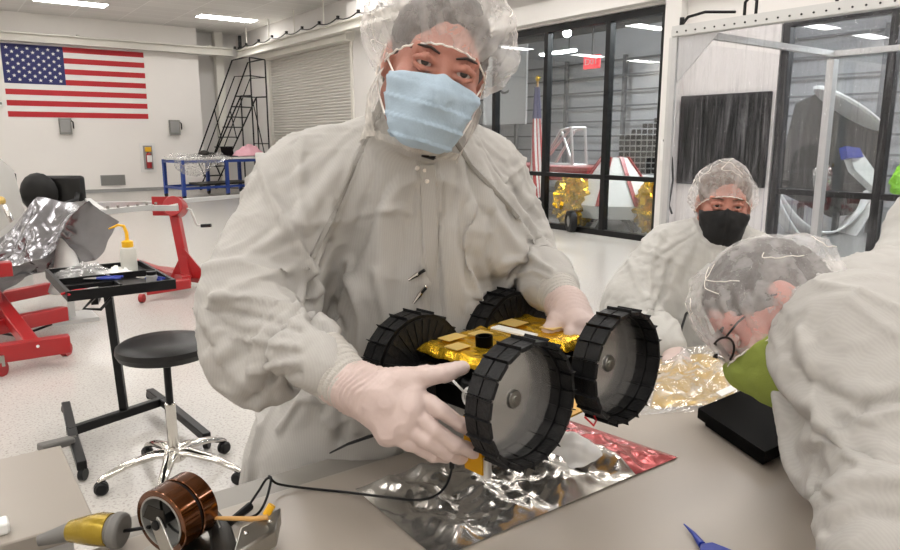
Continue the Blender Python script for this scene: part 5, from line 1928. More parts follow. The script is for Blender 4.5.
for wr_, el_ in ((w_wR, w_eR), (w_wL, w_eL)):
    cuff(dn(el_, wr_, .86), dn(el_, wr_, 1.03), .05, .034, wom)
    f0 = (wr_ - el_).normalized()
    dn_ = V((0, 0, -1))
    sd = f0.cross(dn_).normalized()
    kn3 = [wr_ + f0 * .075 + sd * (x * .019) for x in (-1.5, -.5, .5, 1.5)]
    fg3 = [[k3 + f0 * (.03 * l) + dn_ * .005, k3 + f0 * (.05 * l) + dn_ * .022, k3 + f0 * (.058 * l) + dn_ * .042] for k3, l in zip(kn3, (.92, 1, .95, .8))]
    th3 = [wr_ + f0 * .015 - sd * .012, wr_ + f0 * .035 - sd * .034, wr_ + f0 * .058 - sd * .044 + dn_ * .01, wr_ + f0 * .075 - sd * .042 + dn_ * .022]
    S = bgrid([wr_] + kn3 + sum(fg3, []) + th3, .04, .0035)
    S.cone(wr_ - f0 * .03, wr_, .03, .026, .01)
    hand(S, wr_, kn3, fg3, th3, rp=.023, rf=.009, k=.012)
    S.mesh('glove', M['glove'], wom)
MB().tube([A(696, 306, 2.06), A(686, 314, 2.03), A(681, 330, 2.0), A(680, 345, 1.97)], .004, 6).build('wrist_cord', M['black'], wom)

# ------------------------------------------------------------------ the person bending over the bench, green mask
fc = A(774, 314, 1.14)
ff = dirc(-.78, -.60, .02)
fh = Head(fc, ff, -CR * .46 + CU * .70 + CF * .5, 1.0)
f_ng = A(828, 328, 1.17)
f_sN, f_sF = A(862, 350, 1.02), A(846, 322, 1.36)
f_ch = A(896, 338, 1.17)
f_be = cw(.86, -.13, 1.06)
f_hi = cw(1.02, -.28, .94)
f_eN, f_wN = A(900, 452, .92), A(862, 560, .84)
f_eF, f_wF = A(860, 405, 1.40), A(850, 425, 1.22)
fb_ = V((f_hi.x, f_hi.y, 0))
lean = thing('person', 'person in white gown and gauze cap with glasses and green mask, bending over the bench', 'person', fb_)
S = bgrid([fh.c, f_sN, f_sF, f_ch, f_be, f_hi, f_eN, f_wN, f_eF, f_wF, fb_], .16, .016, [(fh.c, .14, .004)])
fh.add(S, f_ng)
S.cone(f_sN, f_sF, .05, .05, .03).cone(f_ng, f_ch, .07, .12, .04).cone(f_ch, f_be, .12, .12, .05).cone(f_be, f_hi, .12, .13, .04)
for a, b, c_ in ((f_sN, f_eN, f_wN), (f_sF, f_eF, f_wF)): S.cone(a, b, .045, .036, .02).cone(b, c_, .034, .024, .015)
for q in (-1, 1):
    lt = (f_sN - f_sF).normalized()
    hp_ = f_hi + lt * .09 * q
    kn_ = V((hp_.x, hp_.y, .48))
    ft = V((hp_.x, hp_.y, .06))
    S.cone(hp_, kn_, .08, .055, .03).cone(kn_, ft, .055, .035, .02).cone(ft + V((0, 0, -.02)), ft + V((0, 0, -.025)) - CR * .15, .035, .03, .02)
S.mesh('body', M['skin_pink'], lean)
fh.extras(lean, 'hair')
fh.mask(lean, M['green'], top=-.022, bot=-.15, puff=.012, back=-.012, pleats=False, nose=.02)
fh.cap(lean, r=(.108, .122, .088), c=(0, -.012, .042), rim=(0, .118, -.022), rimb=(0, -.1, -.09), seed=9, sag=(0, 0, -.05))
# gauze falling in front of the ear
gl = bpy.data.objects.new('glasses', None)
C.objects.link(gl)
gl.parent = lean
gl.location = -lean.location
m = MB()
for q in (-1, 1):
    pts = []
    for i in range(24):
        t_ = 2 * PI * i / 24
        pts.append(fh.p(.033 * q + .026 * math.cos(t_), .115 - .012 * abs(math.cos(t_)) - .3 * abs(.033 * q + .026 * math.cos(t_)) ** 1.6 * 2, -.004 + .017 * math.sin(t_)))
    m.tube(pts, .0018, 6, closed=True)
m.tube([fh.p(-.008, .116, .003), fh.p(0, .119, .006), fh.p(.008, .116, .003)], .0018, 6)
fr_ = m.build('frame', M['black'], gl)
for q in (-1, 1):
    MB().tube([fh.p(.06 * q, .098, .004), fh.p(.078 * q, .075, .006), fh.p(.083 * q, .01, .006), fh.p(.084 * q, -.015, -.01)], .0018, 6).build('temple', M['black'], gl)
fwn = (f_wN - f_eN).normalized()
S = bgrid([f_ng, f_sN, f_sF, f_ch, f_be, f_hi, f_eN, f_wN, f_eF, f_wF, V((fb_.x, fb_.y, .5))], .17, .0125)
S.cone(f_sN, f_sF, .115, .10, .06)
S.cone(dn(f_ng, f_ch, .1), f_ch, .10, .15, .06).cone(f_ch, f_be, .15, .155, .06).cone(f_be, f_hi, .155, .17, .05)
S.cone(f_hi, V((f_hi.x, f_hi.y, .5)), .16, .19, .05)
S.cone(f_ng, dn(f_ng, fh.p(0, -.03, -.1), .7), .09, .075, .03)
S.cone(f_sN, f_eN, .118, .100, .05).cone(f_eN, dn(f_eN, f_wN, .92), .095, .055, .04)
S.cone(f_sF, f_eF, .09, .07, .04).cone(f_eF, dn(f_eF, f_wF, .9), .07, .05, .03)
S.cone(A(830, 370, 1.12), A(852, 450, 1.05), .07, .045, .07)
ffold = [([A(775, 300, .98), A(850, 285, .92), A(920, 290, .95)], .012, .010), ([A(800, 330, .92), A(860, 320, .88), A(920, 335, .9)], .012, .010),
         ([A(790, 290, .98), A(800, 350, .9), A(812, 420, .92)], .012, .008), ([A(838, 425, .88), A(870, 402, .82), A(905, 395, .82)], .010, .014), ([A(835, 450, .88), A(870, 440, .8), A(910, 450, .8)], .010, .012),
         ([A(815, 480, .88), A(850, 470, .8), A(905, 500, .8)], .012, .012), ([A(822, 520, .86), A(850, 500, .8), A(900, 540, .8)], .010, .010)]
colS = SDF(S.x, S.y, S.z)
colS.D = S.D + .02
f_gown = S.mesh('gown', M['gown'], lean, smooth_it=2, whole=True, disp=lambda P, N: vn(P, 13, 5) * .005 + vn(P, 26, 6) * .002)
col_ = colS.mesh('gown_collider', M['gown'], None, smooth_it=2, whole=True)
drape(f_gown, col_, [(f_ng, fh.p(0, -.03, -.09), .10), (dn(f_eN, f_wN, .8), f_wN, .08), (dn(f_eF, f_wF, .8), f_wF, .08), (V((f_hi.x, f_hi.y, .5)) - CR * .25, V((f_hi.x, f_hi.y, .5)) + CR * .25, .1), (f_hi, f_hi + V((0, 0, .01)), .3)], frames=30, grow=.13,
      disp=crinkle([(f_sN, f_eN, .12), (f_eN, f_wN, .1), (f_sF, f_eF, .1), (f_eF, f_wF, .08)], [], 1.0, 11),
      lines=[([(770, 296), (785, 278), (815, 268)], .006, .006), ([(815, 285), (860, 292), (905, 312)], .006, .007), ([(850, 300), (880, 325), (905, 340)], .007, .006), ([(800, 330), (815, 380), (818, 430)], .008, .007),
             ([(842, 425), (868, 404), (905, 396)], .007, -.014), ([(836, 434), (860, 420), (905, 410)], .008, .010), ([(822, 470), (812, 486), (830, 500)], .007, -.008), ([(818, 500), (850, 480), (905, 478)], .010, .010), ([(826, 530), (860, 512), (905, 520)], .009, -.008)])
for wr_, el_ in ((f_wN, f_eN), (f_wF, f_eF)):
    cuff(dn(el_, wr_, .9), dn(el_, wr_, 1.03), .046, .034, lean)
    f0 = (wr_ - el_).normalized()
    if wr_ is f_wF: f0 = (f0 - CR * .6).normalized()
    dn_ = V((0, 0, -1))
    sd = f0.cross(dn_).normalized()
    kn3 = [wr_ + f0 * .07 + sd * (x * .019) for x in (-1.5, -.5, .5, 1.5)]
    fg3 = [[k3 + f0 * (.03 * l) + dn_ * .003, k3 + f0 * (.05 * l) + dn_ * .012, k3 + f0 * (.062 * l) + dn_ * .026] for k3, l in zip(kn3, (.92, 1, .95, .8))]
    th3 = [wr_ + f0 * .015 - sd * .012, wr_ + f0 * .035 - sd * .034, wr_ + f0 * .058 - sd * .044 + dn_ * .01, wr_ + f0 * .075 - sd * .042 + dn_ * .018]
    S = bgrid([wr_] + kn3 + sum(fg3, []) + th3, .04, .0035)
    S.cone(wr_ - f0 * .03, wr_, .03, .026, .01)
    hand(S, wr_, kn3, fg3, th3, rp=.023, rf=.009, k=.012)
    S.mesh('glove', M['glove'], lean)

# ------------------------------------------------------------------ fourth person, sleeve at the right edge
oc = A(962, 150, 2.7)
of = dirc(-.5, -.3, .8)
oh = Head(oc, of, CU, 1.0)
o_ng = A(955, 195, 2.75)
o_sR, o_sL = A(918, 222, 2.62), A(1010, 222, 2.85)
o_ch, o_hi = A(960, 255, 2.75), A(965, 370, 2.85)
o_eR, o_wR = A(889, 283, 2.52), A(870, 330, 2.3)
o_eL, o_wL = A(1020, 290, 2.8), A(960, 330, 2.5)
ob = V((o_hi.x, o_hi.y, 0))
oth = thing('person', 'person mostly outside the frame, only a white gown sleeve at the right edge', 'person', ob)
S = bgrid([oh.c, o_sR, o_sL, o_hi, o_eR, o_wR, ob, o_eL], .16, .02, [(oh.c, .13, .006)])
oh.add(S, o_ng)
S.cone(o_sR, o_sL, .05, .05, .03).cone(o_ng, o_ch, .07, .12, .04).cone(o_ch, o_hi, .12, .13, .05)
for a, b, c_ in ((o_sR, o_eR, o_wR), (o_sL, o_eL, o_wL)): S.cone(a, b, .045, .036, .02).cone(b, c_, .034, .026, .015)
for q in (-1, 1):
    hp_ = o_hi + CR * .09 * q
    S.cone(hp_, V((hp_.x, hp_.y, .48)), .08, .055, .03).cone(V((hp_.x, hp_.y, .48)), V((hp_.x, hp_.y, .05)), .055, .04, .02)
S.mesh('body', M['skin'], oth)
oh.extras(oth, 'hair')
oh.mask(oth, M['mask'])
oh.cap(oth, seed=12)
S = bgrid([o_ng, o_sR, o_sL, o_hi, o_eR, o_wR, o_eL, V((ob.x, ob.y, .5))], .15, .012)
S.cone(o_sR, o_sL, .09, .09, .05).cone(o_ch, o_hi, .16, .17, .05).cone(o_hi, V((o_hi.x, o_hi.y, .5)), .17, .2, .05).cone(o_ng, o_ch, .09, .15, .05)
S.cone(o_sR, o_eR, .092, .078, .04).cone(o_eR, dn(o_eR, o_wR, .9), .075, .05, .03)
S.cone(o_sL, o_eL, .09, .078, .04).cone(o_eL, dn(o_eL, o_wL, .9), .075, .05, .03)
S.mesh('gown', M['gown2'], oth, smooth_it=1, whole=True, disp=cloth_disp([(o_sR, o_eR, .1), (o_eR, o_wR, .08)], [], 1.2, seed=14))
for wr_, el_ in ((o_wR, o_eR), (o_wL, o_eL)):
    f0 = (wr_ - el_).normalized()
    dn_ = V((0, 0, -1))
    sd = f0.cross(dn_).normalized()
    kn3 = [wr_ + f0 * .075 + sd * (x * .019) for x in (-1.5, -.5, .5, 1.5)]
    fg3 = [[k3 + f0 * (.03 * l), k3 + f0 * (.05 * l) + dn_ * .012, k3 + f0 * (.062 * l) + dn_ * .03] for k3, l in zip(kn3, (.92, 1, .95, .8))]
    th3 = [wr_ + f0 * .015 - sd * .012, wr_ + f0 * .035 - sd * .034, wr_ + f0 * .058 - sd * .044, wr_ + f0 * .075 - sd * .042 + dn_ * .015]
    S = bgrid([wr_] + kn3 + sum(fg3, []) + th3, .04, .0045)
    S.cone(wr_ - f0 * .04, wr_, .032, .026, .01)
    hand(S, wr_, kn3, fg3, th3, rp=.023, rf=.009, k=.012)
    S.mesh('glove', M['glove'], oth)

# ================================================================== THE ROVER
rov = thing('lunar_rover', 'small four wheeled rover in gold foil with black slatted wheels, held over the bench', 'rover', V((rc.x, rc.y, rc.z - .05)))
# chassis: black box wrapped in gold on top, gold plate beneath
ax3 = (rl, ra, ru)
MB().box(RP(-.01, -.0, -.005), (.20, .15, .085), ax3).build('chassis', M['blackgloss'], rov, bevel=.004)
g = crumpler(41, 9, 30, 150)
def topfoil(x0, x1, y0, y1, h):
    def fn(a, b):
        ed = min(a, 1 - a, b, 1 - b)
        z = h + .022 * g(a * .2, b * .15) * 1.2 - max(0, .06 - ed) * .22
        return RP(x0 + (x1 - x0) * a, y0 + (y1 - y0) * b, z)
    return MB().grid(fn, 44, 40)
topfoil(-.125, .02, -.10, .085, .048).build('front_foil_wrap', M['gold'], rov, sharp=20, thick=.002)
topfoil(.03, .135, -.10, .085, .046).build('rear_foil_wrap', M['gold'], rov, sharp=20, thick=.002)
m = MB()
def sidefoil(a, b):
    return RP(-.125 + .26 * a, .088 + .004 * g(a * .2, b * .1) * 5, .046 - .03 * b)
for (l, a_, w, h) in ((-.075, -.065, .04, .028), (-.035, .05, .045, .03), (-.105, -.02, .03, .03), (-.03, -.045, .03, .03), (.055, -.05, .035, .04), (.075, .02, .03, .03)):
    MB().box(RP(l, a_, .0535), (w, h, .0014), ax3).build('film_patch', M['goldpale'], rov, smooth=False)
MB().box(RP(.024, -.02, .05), (.02, .09, .003), ax3).build('white_strip', M['white'], rov, smooth=False)
q = RP(-.066, .0, .050)
MB().lathe([(.001, 0), (.014, 0), (.014, .016), (.010, .016), (.009, .006), (.001, .006)], q, ru, 20).build('camera_lens', M['blackgloss'], rov)
# lower plates that stick out under the wheels
MB().prism([RP(-.17, .045, -.072), RP(-.172, .094, -.072), RP(.19, .094, -.072), RP(.19, .045, -.072)], ru * -.003).prism([RP(.10, .094, -.072), RP(.20, .094, -.072), RP(.20, .094, -.04), RP(.10, .094, -.05)], ra * .003).build('gold_base_plate', M['goldplate'], rov, smooth=False)
MB().prism([RP(-.172, .06, -.10), RP(-.172, .096, -.10), RP(-.172, .096, .002), RP(-.172, .088, .012), RP(-.172, .06, -.02)], rl * .003).build('gold_front_plate', M['goldplate'], rov, smooth=False)
# connector on the front face
q = RP(-.115, .03, -.012)
MB().lathe([(.008, 0), (.016, 0), (.017, .012), (.014, .018), (.009, .018), (.008, 0)], q, -rl, 24, close=True).build('cable_connector', M['white'], rov)
MB().tube([RP(-.118, -.03, .012), RP(-.135, -.005, .012), RP(-.137, .02, .002), RP(-.13, .03, -.012)], .0022, 6).build('harness_wire', M['white'], rov)
MB().cyl(RP(-.15, .08, -.0751), RP(-.15, .08, -.115), .009, n=14).build('jack_post', M['alu'], rov)
MB().tube([RP(.06, .11, -.06), RP(.05, .13, -.075), RP(.03, .14, -.075), RP(.02, .13, -.06)], .0016, 6).build('harness_wire', M['redflag'], rov)


def wheel(c, out, seed):
    c = V(c)
    R, Wd = .0915, .046
    Nn = 20
    u_ = (V((0, 0, 1)) - out * out.z).normalized()
    w_ = out.cross(u_)
    hub = bpy.data.objects.new('wheel', None)
    C.objects.link(hub)
    hub.parent = rov
    hub.location = c - rov.location
    m = MB()
    def pt(t, r, z): return c + u_ * (r * math.cos(t)) + w_ * (r * math.sin(t)) + out * z
    st = 2 * PI / Nn
    for i in range(Nn):
        t0, t1 = i * st + .022, (i + 1) * st - .022
        for z0, z1 in ((-Wd / 2, -.0015), (.0015, Wd / 2)):
            a0, a1 = [pt(t, R, z) for t in (t0, t1) for z in (z0, z1)], [pt(t, R - .0060, z) for t in (t0, t1) for z in (z0, z1)]
            m.add(a0 + a1, [(0, 1, 3, 2), (4, 6, 7, 5), (0, 4, 5, 1), (2, 3, 7, 6), (0, 2, 6, 4), (1, 5, 7, 3)])
        # grouser blade between plates
        tg = i * st
        m.prism([pt(tg - .012, R - .004, -Wd / 2), pt(tg + .012, R - .004, -Wd / 2), pt(tg + .006, R + .0045, -Wd / 2 + .002), pt(tg - .006, R + .0045, -Wd / 2 + .002)], out * Wd)
    m.build('tread', M['carbon'], hub, smooth=False)
    m = MB()
    m.lathe([(R - .0022, -Wd / 2 + .001), (R - .0022, Wd / 2 - .001), (R - .0032, Wd / 2 - .001), (R - .0032, -Wd / 2 + .001)], c, out, 60, close=True)
    m.lathe([(R - .0055, -.002), (R - .0055, .002), (R - .0095, .0012), (R - .0095, -.0012)], c, out, 44, close=True)
    m.lathe([(R - .001, -Wd / 2), (R - .001, -Wd / 2 + .003), (R - .007, -Wd / 2 + .003), (R - .007, -Wd / 2)], c, out, 44, close=True)
    m.build('rim', M['blackm'], hub)
    MB().lathe([(.001, -Wd / 2 + .006), (.03, -Wd / 2 + .0055), (R - .005, -Wd / 2 + .004), (R - .005, -Wd / 2 + .002)], c, out, 44).build('disc', M['mirror'], hub)
    mm = MB()
    mm.lathe([(.001, -Wd / 2 - .003), (R - .006, -Wd / 2 - .002), (R - .006, -Wd / 2 + .0015), (.001, -Wd / 2 + .0015)], c, out, 44)
    for i in range(30):
        t_ = 2 * PI * i / 30
        mm.bar(pt(t_, .022, -Wd / 2 - .0035), pt(t_, R - .008, -Wd / 2 - .0035), .002, .002, out)
    mm.build('inner_cover', M['carbon'], hub, smooth=False)
    MB().lathe([(.001, -Wd / 2 - .02), (.015, -Wd / 2 - .02), (.014, -Wd / 2 + .008), (.0125, -Wd / 2 + .010), (.001, -Wd / 2 + .010)], c, out, 28).lathe([(.005, -Wd / 2 + .010), (.005, -Wd / 2 + .0125), (.001, -Wd / 2 + .0125)], c, out, 20).build('hub', M['steel'], hub)
    MB().cyl(c - out * (Wd / 2 + .002), c - out * .12, .009, n=14).build('axle', M['black'], hub)


for i, (w_, sgn) in enumerate(((W1, 1), (W2_, 1), (W3, -1), (W4, -1))): wheel(w_, ra * sgn, i)

# black wrist strap behind the hand
t = tag(MB().tube([A(330, 453, 1.32), A(348, 444, 1.31), A(368, 437, 1.3), A(392, 430, 1.3)], [.003, .005, .006, .004], 8, flat=.5).build('black_strap', M['black']), 'black strap lying along the bench edge below the gloved hand', 'strap')

# ================================================================== ON THE BENCH
zb = BZ + .001
P_ = [Az(352, 492, zb), Az(437, 556, zb), Az(545, 535, zb), Az(676, 460, zb), Az(600, 425, zb), Az(470, 452, zb)]
g = crumpler(51, 10, 9, 70)
q00, q10, q01, q11 = Az(355, 490, zb), Az(437, 560, zb), Az(560, 418, zb), Az(678, 458, zb)
# near edge runs q10->(545,535)->q11
def silver(a, b):
    # a: left to right, b: near to far
    n0 = q10 if a < .0 else q10 + (q11 - q10) * a
    f0_ = q00 + (q01 - q00) * a
    p_ = n0 + (f0_ - n0) * b
    ed = min(a, 1 - a, b, 1 - b)
    h = .002 + min(1, ed * 9) * (.012 + .05 * g(p_.x, p_.y) + .012 * noise.noise(p_ * 9))
    h += .03 * math.exp(-((a - .72) / .12) ** 2 - ((b - .55) / .3) ** 2)
    return V((p_.x, p_.y, zb + max(.0005, h)))
t = thing('foil_pouch', 'crumpled silver and red foil pouch spread on the bench under the rover', 'foil pouch', V((q00.x, q00.y, zb)))
m = MB().grid(lambda a, b: silver(a * .78, b), 110, 80)
m.build('silver_foil', M['silver'], t, sharp=18)
MB().grid(lambda a, b: silver(.78 + a * .22, b), 36, 80).build('red_foil', M['redfoil'], t, sharp=18)
MB().grid(lambda a, b: (silver(.60 + a * .14 + .03 * math.sin(b * 7), .2 + b * .7) + V((0, 0, .012 * math.sin(PI * a)))), 24, 50).build('white_paper_fold', M['white'], t, sharp=50)
# cord from the left bench to the hand
zc = BZ + .004
t = thing('signal_cable', 'thin black cord looping over the bench to the hand', 'cord', Az(300, 486, zc))
cp = [Az(214, 536, zc), Az(243, 512, zc), Az(258, 492, zc + .01), Az(268, 478, zc + .03), Az(278, 484, zc + .01), Az(305, 488, zc), Az(345, 492, zc), Az(385, 497, zc + .02), Az(415, 500, zc + .03), Az(435, 496, zc + .03), Az(447, 484, zc + .035), Az(452, 468, zc + .05)]
def smoothp(p, n=5):
    out = []
    for i in range(len(p) - 1):
        a, b, c_, d = p[max(0, i - 1)], p[i], p[i + 1], p[min(len(p) - 1, i + 2)]
        for j in range(n):
            s = j / n
            out.append(.5 * ((2 * b) + (c_ - a) * s + (2 * a - 5 * b + 4 * c_ - d) * s * s + (3 * b - a - 3 * c_ + d) * s ** 3))
    return out + [p[-1]]
MB().tube(smoothp(cp), .0022, 8).build('wire', M['black'], t)
MB().tube(smoothp([Az(236, 520, zc), Az(256, 515, zc), Az(266, 500, zc + .01), Az(271, 480, zc + .03), Az(269, 476, zc + .03)]), .0022, 8).build('wire', M['black'], t)
MB().cyl(cp[-1], cp[-1] + V((0, 0, .018)), .0045, n=12).build('connector', M['black'], t)

# tape dispenser
tz = BZ
t = thing('tape_dispenser', 'steel tape dispenser loaded with amber film tape rolls, lower left', 'tape dispenser', Az(200, 560, tz))
rcn = Az(179, 511, BZ + .058)
ax_ = (CR * .42 + V((CF.x, CF.y, 0)) * .88 + V((0, 0, .02))).normalized()
for z0, z1 in ((-.034, -.003), (0.0028, .03)):
    MB().lathe([(0.0396, z0), (0.0478, z0), (0.0488, z0 + .001), (0.0488, z1 - .001), (0.0478, z1), (0.0396, z1)], rcn, ax_, 56, close=True).build('tape_roll', M['amber'], t)
    MB().lathe([(0.0373, z0 - .001), (0.0400, z0 - .001), (0.0400, z1 + .001), (0.0373, z1 + .001)], rcn, ax_, 48, close=True).build('roll_core', M['grey'], t)
MB().lathe([(0.0373, -.003), (0.0451, -.003), (0.0451, .003), (0.0373, .003)], rcn, ax_, 48, close=True).build('spacer_disc', M['black'], t)
MB().cyl(rcn - ax_ * .045, rcn + ax_ * .04, .007, n=16).build('spindle', M['black'], t)
MB().prism([rcn - ax_ * .038 + v for v in (V((0, 0, .03)) - CR * .012 + V((0, 0, 0)), V((0, 0, .012)) - CR * .02, V((0, 0, -.006)) + CR * .012, V((0, 0, .02)) + CR * .01)], ax_ * -.002).build('roll_clip', M['dark_metal'], t, smooth=False)
e2 = (CR * .9 - V((CF.x, CF.y, 0)) * .4).normalized()
dwn = (V((0, 0, -1)) * .9 + e2 * .62 - fwd * .3).normalized()
for s, wdt in ((-.042, .018), (.042, .02)):
    o_ = rcn + ax_ * s
    n2 = ax_.cross(dwn).normalized()
    L_ = (o_.z - BZ - .004) / -dwn.z
    MB().prism([o_ - dwn * .016 + n2 * wdt * .6, o_ - dwn * .02 - n2 * wdt * .2, o_ - n2 * wdt * .7, o_ + dwn * L_ - n2 * wdt * .9, o_ + dwn * L_ + n2 * wdt * .7, o_ + n2 * wdt * .7], ax_ * .003).build('side_arm', M['steel'], t, bevel=.001)
bz = rcn + dwn * ((rcn.z - BZ - .006) / -dwn.z)
MB().box(V((bz.x, bz.y, BZ + .004)), (.12, .16, .006), (V((ax_.x, ax_.y, 0)).normalized(), V((-ax_.y, ax_.x, 0)).normalized(), V((0, 0, 1)))).build('base', M['steel'], t, bevel=.001)
# metal bracket with rivets, brush handle, black tool beside the roll
pb_ = [Az(232, 556, BZ + .03), Az(276, 530, BZ + .03), Az(281, 506, BZ + .045), Az(240, 527, BZ + .045)]
t = thing('metal_bracket', 'bright riveted metal plate right of the amber tape', 'metal plate', Az(255, 540, BZ))
MB().prism(pb_, V((0, 0, -.028))).build('plate', M['steel'], t, bevel=.003)
for px, py in ((246, 533), (270, 521)):
    MB().ell(Az(px, py, BZ + .042), (.004, .004, .003)).build('rivet', M['chrome'], t)
t = thing('brush', 'thin brush with pale wooden handle and yellow tip behind the metal plate', 'brush', Az(240, 517, BZ + .03))
MB().tube([Az(215, 518, BZ + .045), Az(255, 519, BZ + .045), Az(268, 517, BZ + .046)], [.003, .004, .004], 10).build('handle', M['wood'], t)
MB().tube([Az(266, 515, BZ + .042), Az(272, 505, BZ + .056)], [.006, .006], 12).build('yellow_tip', M['yellow'], t)
t = tag(MB().tube([Az(226, 560, BZ + .012), Az(221, 530, BZ + .02), Az(216, 512, BZ + .03)], [.02, .016, .004], 12, flat=.5).build('spatula', M['dark_metal']), 'dark flat tool handle between the tape roll and metal plate', 'tool')
tag(MB().tube([Az(228, 524, BZ + .012), Az(250, 506, BZ + .014)], [.006, .007], 10).build('cable_plug', M['black']), 'black plug at the end of the cord beside the brush', 'plug')

# grey hand tool wrapped in gold film
t = thing('hand_tool', 'grey tapered hand tool wrapped in gold film at the lower left', 'tool', Az(90, 540, BZ))
s0, s1, s2, s3 = Az(38, 541, BZ + .016), Az(72, 531, BZ + .022), Az(104, 529, BZ + .032), Az(124, 531, BZ + .03)
MB().tube([s0, s1, s2, s2 + (s3 - s2) * .6], [.008, .015, .0225, .0225], 18).build('nozzle', M['toolgrey'], t)
MB().tube([s2 + (s3 - s2) * .45, s3], [.027, .026], 20).build('collar', M['toolgrey'], t, bevel=.004)
MB().tube([s1 + (s2 - s1) * k_ for k_ in (0, .3, .6, .9)] + [s2 + (s3 - s2) * .35], [.0165, .0195, .0225, .0245, .024], 18).build('gold_film', M['olive'], t, sharp=25)
MB().cyl(s3, Az(150, 527, BZ + .04), .0028, n=10).build('rod', M['black'], t)
MB().box(Az(-6, 528, BZ + .01), (.04, .03, .02)).build('marker_block', M['white'], None, bevel=.004)
tag(bpy.data.objects['marker_block'], 'small white block at the left edge on the side bench', 'block')

# clear bag with yellow film
g = crumpler(61, 10, 7, 50)
b00, b10, b01, b11 = Az(640, 412, BZ + .01), Az(752, 405, BZ + .01), Az(655, 352, BZ + .01), Az(735, 350, BZ + .01)
def bagf(h0, k_, ins=0.0):
    def fn(a, b):
        a_, b_ = ins + a * (1 - 2 * ins), ins + b * (1 - 2 * ins)
        p_ = (b00 * (1 - a_) + b10 * a_) * (1 - b_) + (b01 * (1 - a_) + b11 * a_) * b_
        dome = (math.sin(PI * a) * math.sin(PI * b)) ** .5
        return V((p_.x, p_.y, BZ + .003 + dome * (h0 + k_ * g(p_.x, p_.y) * .4)))
    return fn
t = thing('film_bag', 'clear bag of folded yellow film sheet on the bench behind the rover', 'bag', b00)
MB().grid(bagf(.022, .16, .08), 60, 50).build('yellow_film', M['goldbag'], t, sharp=25)
MB().grid(bagf(.034, .28), 70, 60).build('clear_bag', M['bag'], t, sharp=60)

# black stepped box under the leaning head
t = thing('black_box', 'flat black stepped box on the bench below the green mask', 'box', Az(760, 440, BZ))
zt_ = BZ + .038
T = [Az(698, 408, zt_), Az(765, 452, zt_), Az(822, 425, zt_), Az(752, 386, zt_)]
MB().prism(T, V((0, 0, -.022))).build('lid', M['blackgloss'], t)
mid = sum(T, V((0, 0, 0))) / 4
T2 = [mid + (p_ - mid) * .86 + V((0, 0, -.0222)) for p_ in T]
MB().prism(T2, V((0, 0, -.0145))).build('base', M['blackgloss'], t)
MB().ell(Az(761, 449, BZ + .025), .0022).build('screw', M['steel'], t)
t = tag(MB().prism([Az(716, 392, zt_ + .012), Az(733, 384, zt_ + .016), Az(741, 387, zt_ + .016), Az(722, 396, zt_ + .012)], V((0, 0, -.0015))).build('paper_tag', M['white'], smooth=False), 'small white paper tag by the wand on the black box', 'tag')
t = tag(MB().tube([A(738, 389, 1.20), A(760, 388, 1.17), A(783, 386, 1.13)], [.0035, .003, .0025], 8).build('metal_wand', M['steel']), 'thin metal wand held in front of the green mask', 'tool')

# blue plastic at the bottom edge
zq = BZ + .006
t = thing('blue_tweezers', 'blue plastic pointed tool at the bottom right of the bench', 'tool', Az(715, 548, BZ))
MB().tube([Az(684, 524, zq), Az(694, 534, zq), Az(702, 545, zq)], [.001, .0035, .006], 8).build('blue_tip', M['blue'], t)
MB().prism([Az(700, 543, zq + .006), Az(712, 541, zq + .006), Az(740, 552, zq + .004), Az(742, 570, zq + .004), Az(700, 568, zq + .004)], V((0, 0, -.01))).build('blue_handle', M['blue'], t, bevel=.003)

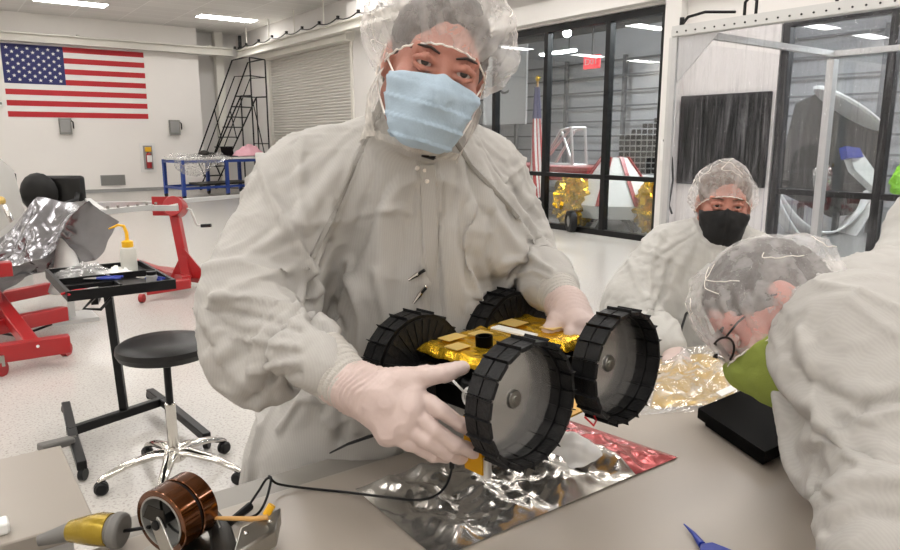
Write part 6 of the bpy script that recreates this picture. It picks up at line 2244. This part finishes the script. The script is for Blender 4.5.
# alligator clips hanging on the gown front: fixed to the placket
gsm = gown
dg = bpy.context.evaluated_depsgraph_get()
dg.update()
def on_gown(px, py):
    from_ = V((0, 0, CAMH)) - gown.matrix_world.translation
    d_ = (A(px, py, 1) - V((0, 0, CAMH))).normalized()
    mw = gown.matrix_world.inverted()
    hit, loc_, n_, _ = gown.ray_cast(mw @ V((0, 0, CAMH)), d_)
    return (gown.matrix_world @ loc_, n_) if hit else (A(px, py, 1.2), -CF)
bpy.context.view_layer.update()
for (px, py, dx2, dy2, lab) in ((417, 274, 9, -6, 'upper'), (420, 292, 7, -10, 'lower')):
    p0_, n0 = on_gown(px, py)
    p1_ = p0_ + CR * dx2 / 620 - CU * dy2 / 620
    p2_ = p0_ - CR * dx2 / 620 + CU * dy2 / 620
    t = thing('alligator_clip', lab + ' of the two small steel clips on the gown front', 'clip', p0_, None)
    MB().tube([p1_ + n0 * .008, p0_ + n0 * .007, p2_ + n0 * .006], [.0025, .0045, .002], 8).build('jaw', M['chrome'], t)
    MB().tube([p1_ + n0 * .013, p0_ + n0 * .007], [.003, .003], 8).build('grip', M['black'], t)
for px, py in ((417, 168), (425, 170), (427, 181)):
    p0_, n0 = on_gown(px, py)
    MB().lathe([(.001, .0), (.0045, .0), (.0045, .0015), (.003, .003), (.001, .003)], p0_, n0, 14).build('snap_button', M['thread'], man)

# trousers and shoes below the gown hems
M['trousers'] = mat('dark_trousers', srgb(52, 56, 66), 0.8, var=.1, bump=.3, bscale=200)
for par, hp0, lat_, fw_ in ((man, hips, latd, -fwd), (wom, w_hi, wl, -fwd), (lean, f_hi, (f_sN - f_sF).normalized(), -CR), (oth, o_hi, CR, -fwd)):
    lat2 = V((lat_.x, lat_.y, 0)).normalized()
    fw2 = V((fw_.x, fw_.y, 0)).normalized()
    S = bgrid([V((hp0.x, hp0.y, .1)), V((hp0.x, hp0.y, hp0.z - .08))], .34, .014)
    for q in (-1, 1):
        h_ = V((hp0.x, hp0.y, hp0.z - .2)) + lat2 * .09 * q
        k_ = V((h_.x, h_.y, .48)) + fw2 * .015
        f_ = V((h_.x, h_.y, .09)) + lat2 * .02 * q
        S.cone(h_, k_, .088, .076, .02).cone(k_, f_, .076, .066, .02)
        m = MB().tube([f_ + V((0, 0, -.03)) - fw2 * .05, f_ + V((0, 0, -.04)) + fw2 * .05, f_ + V((0, 0, -.055)) + fw2 * .14, f_ + V((0, 0, -.06)) + fw2 * .19], [.045, .045, .034, .018], 14)
        m.build('shoe', M['black'], par)
    S.mesh('trousers', M['trousers'], par, disp=lambda P, N: ridged(P, (8, 8, 16), 3) ** 2 * .006)
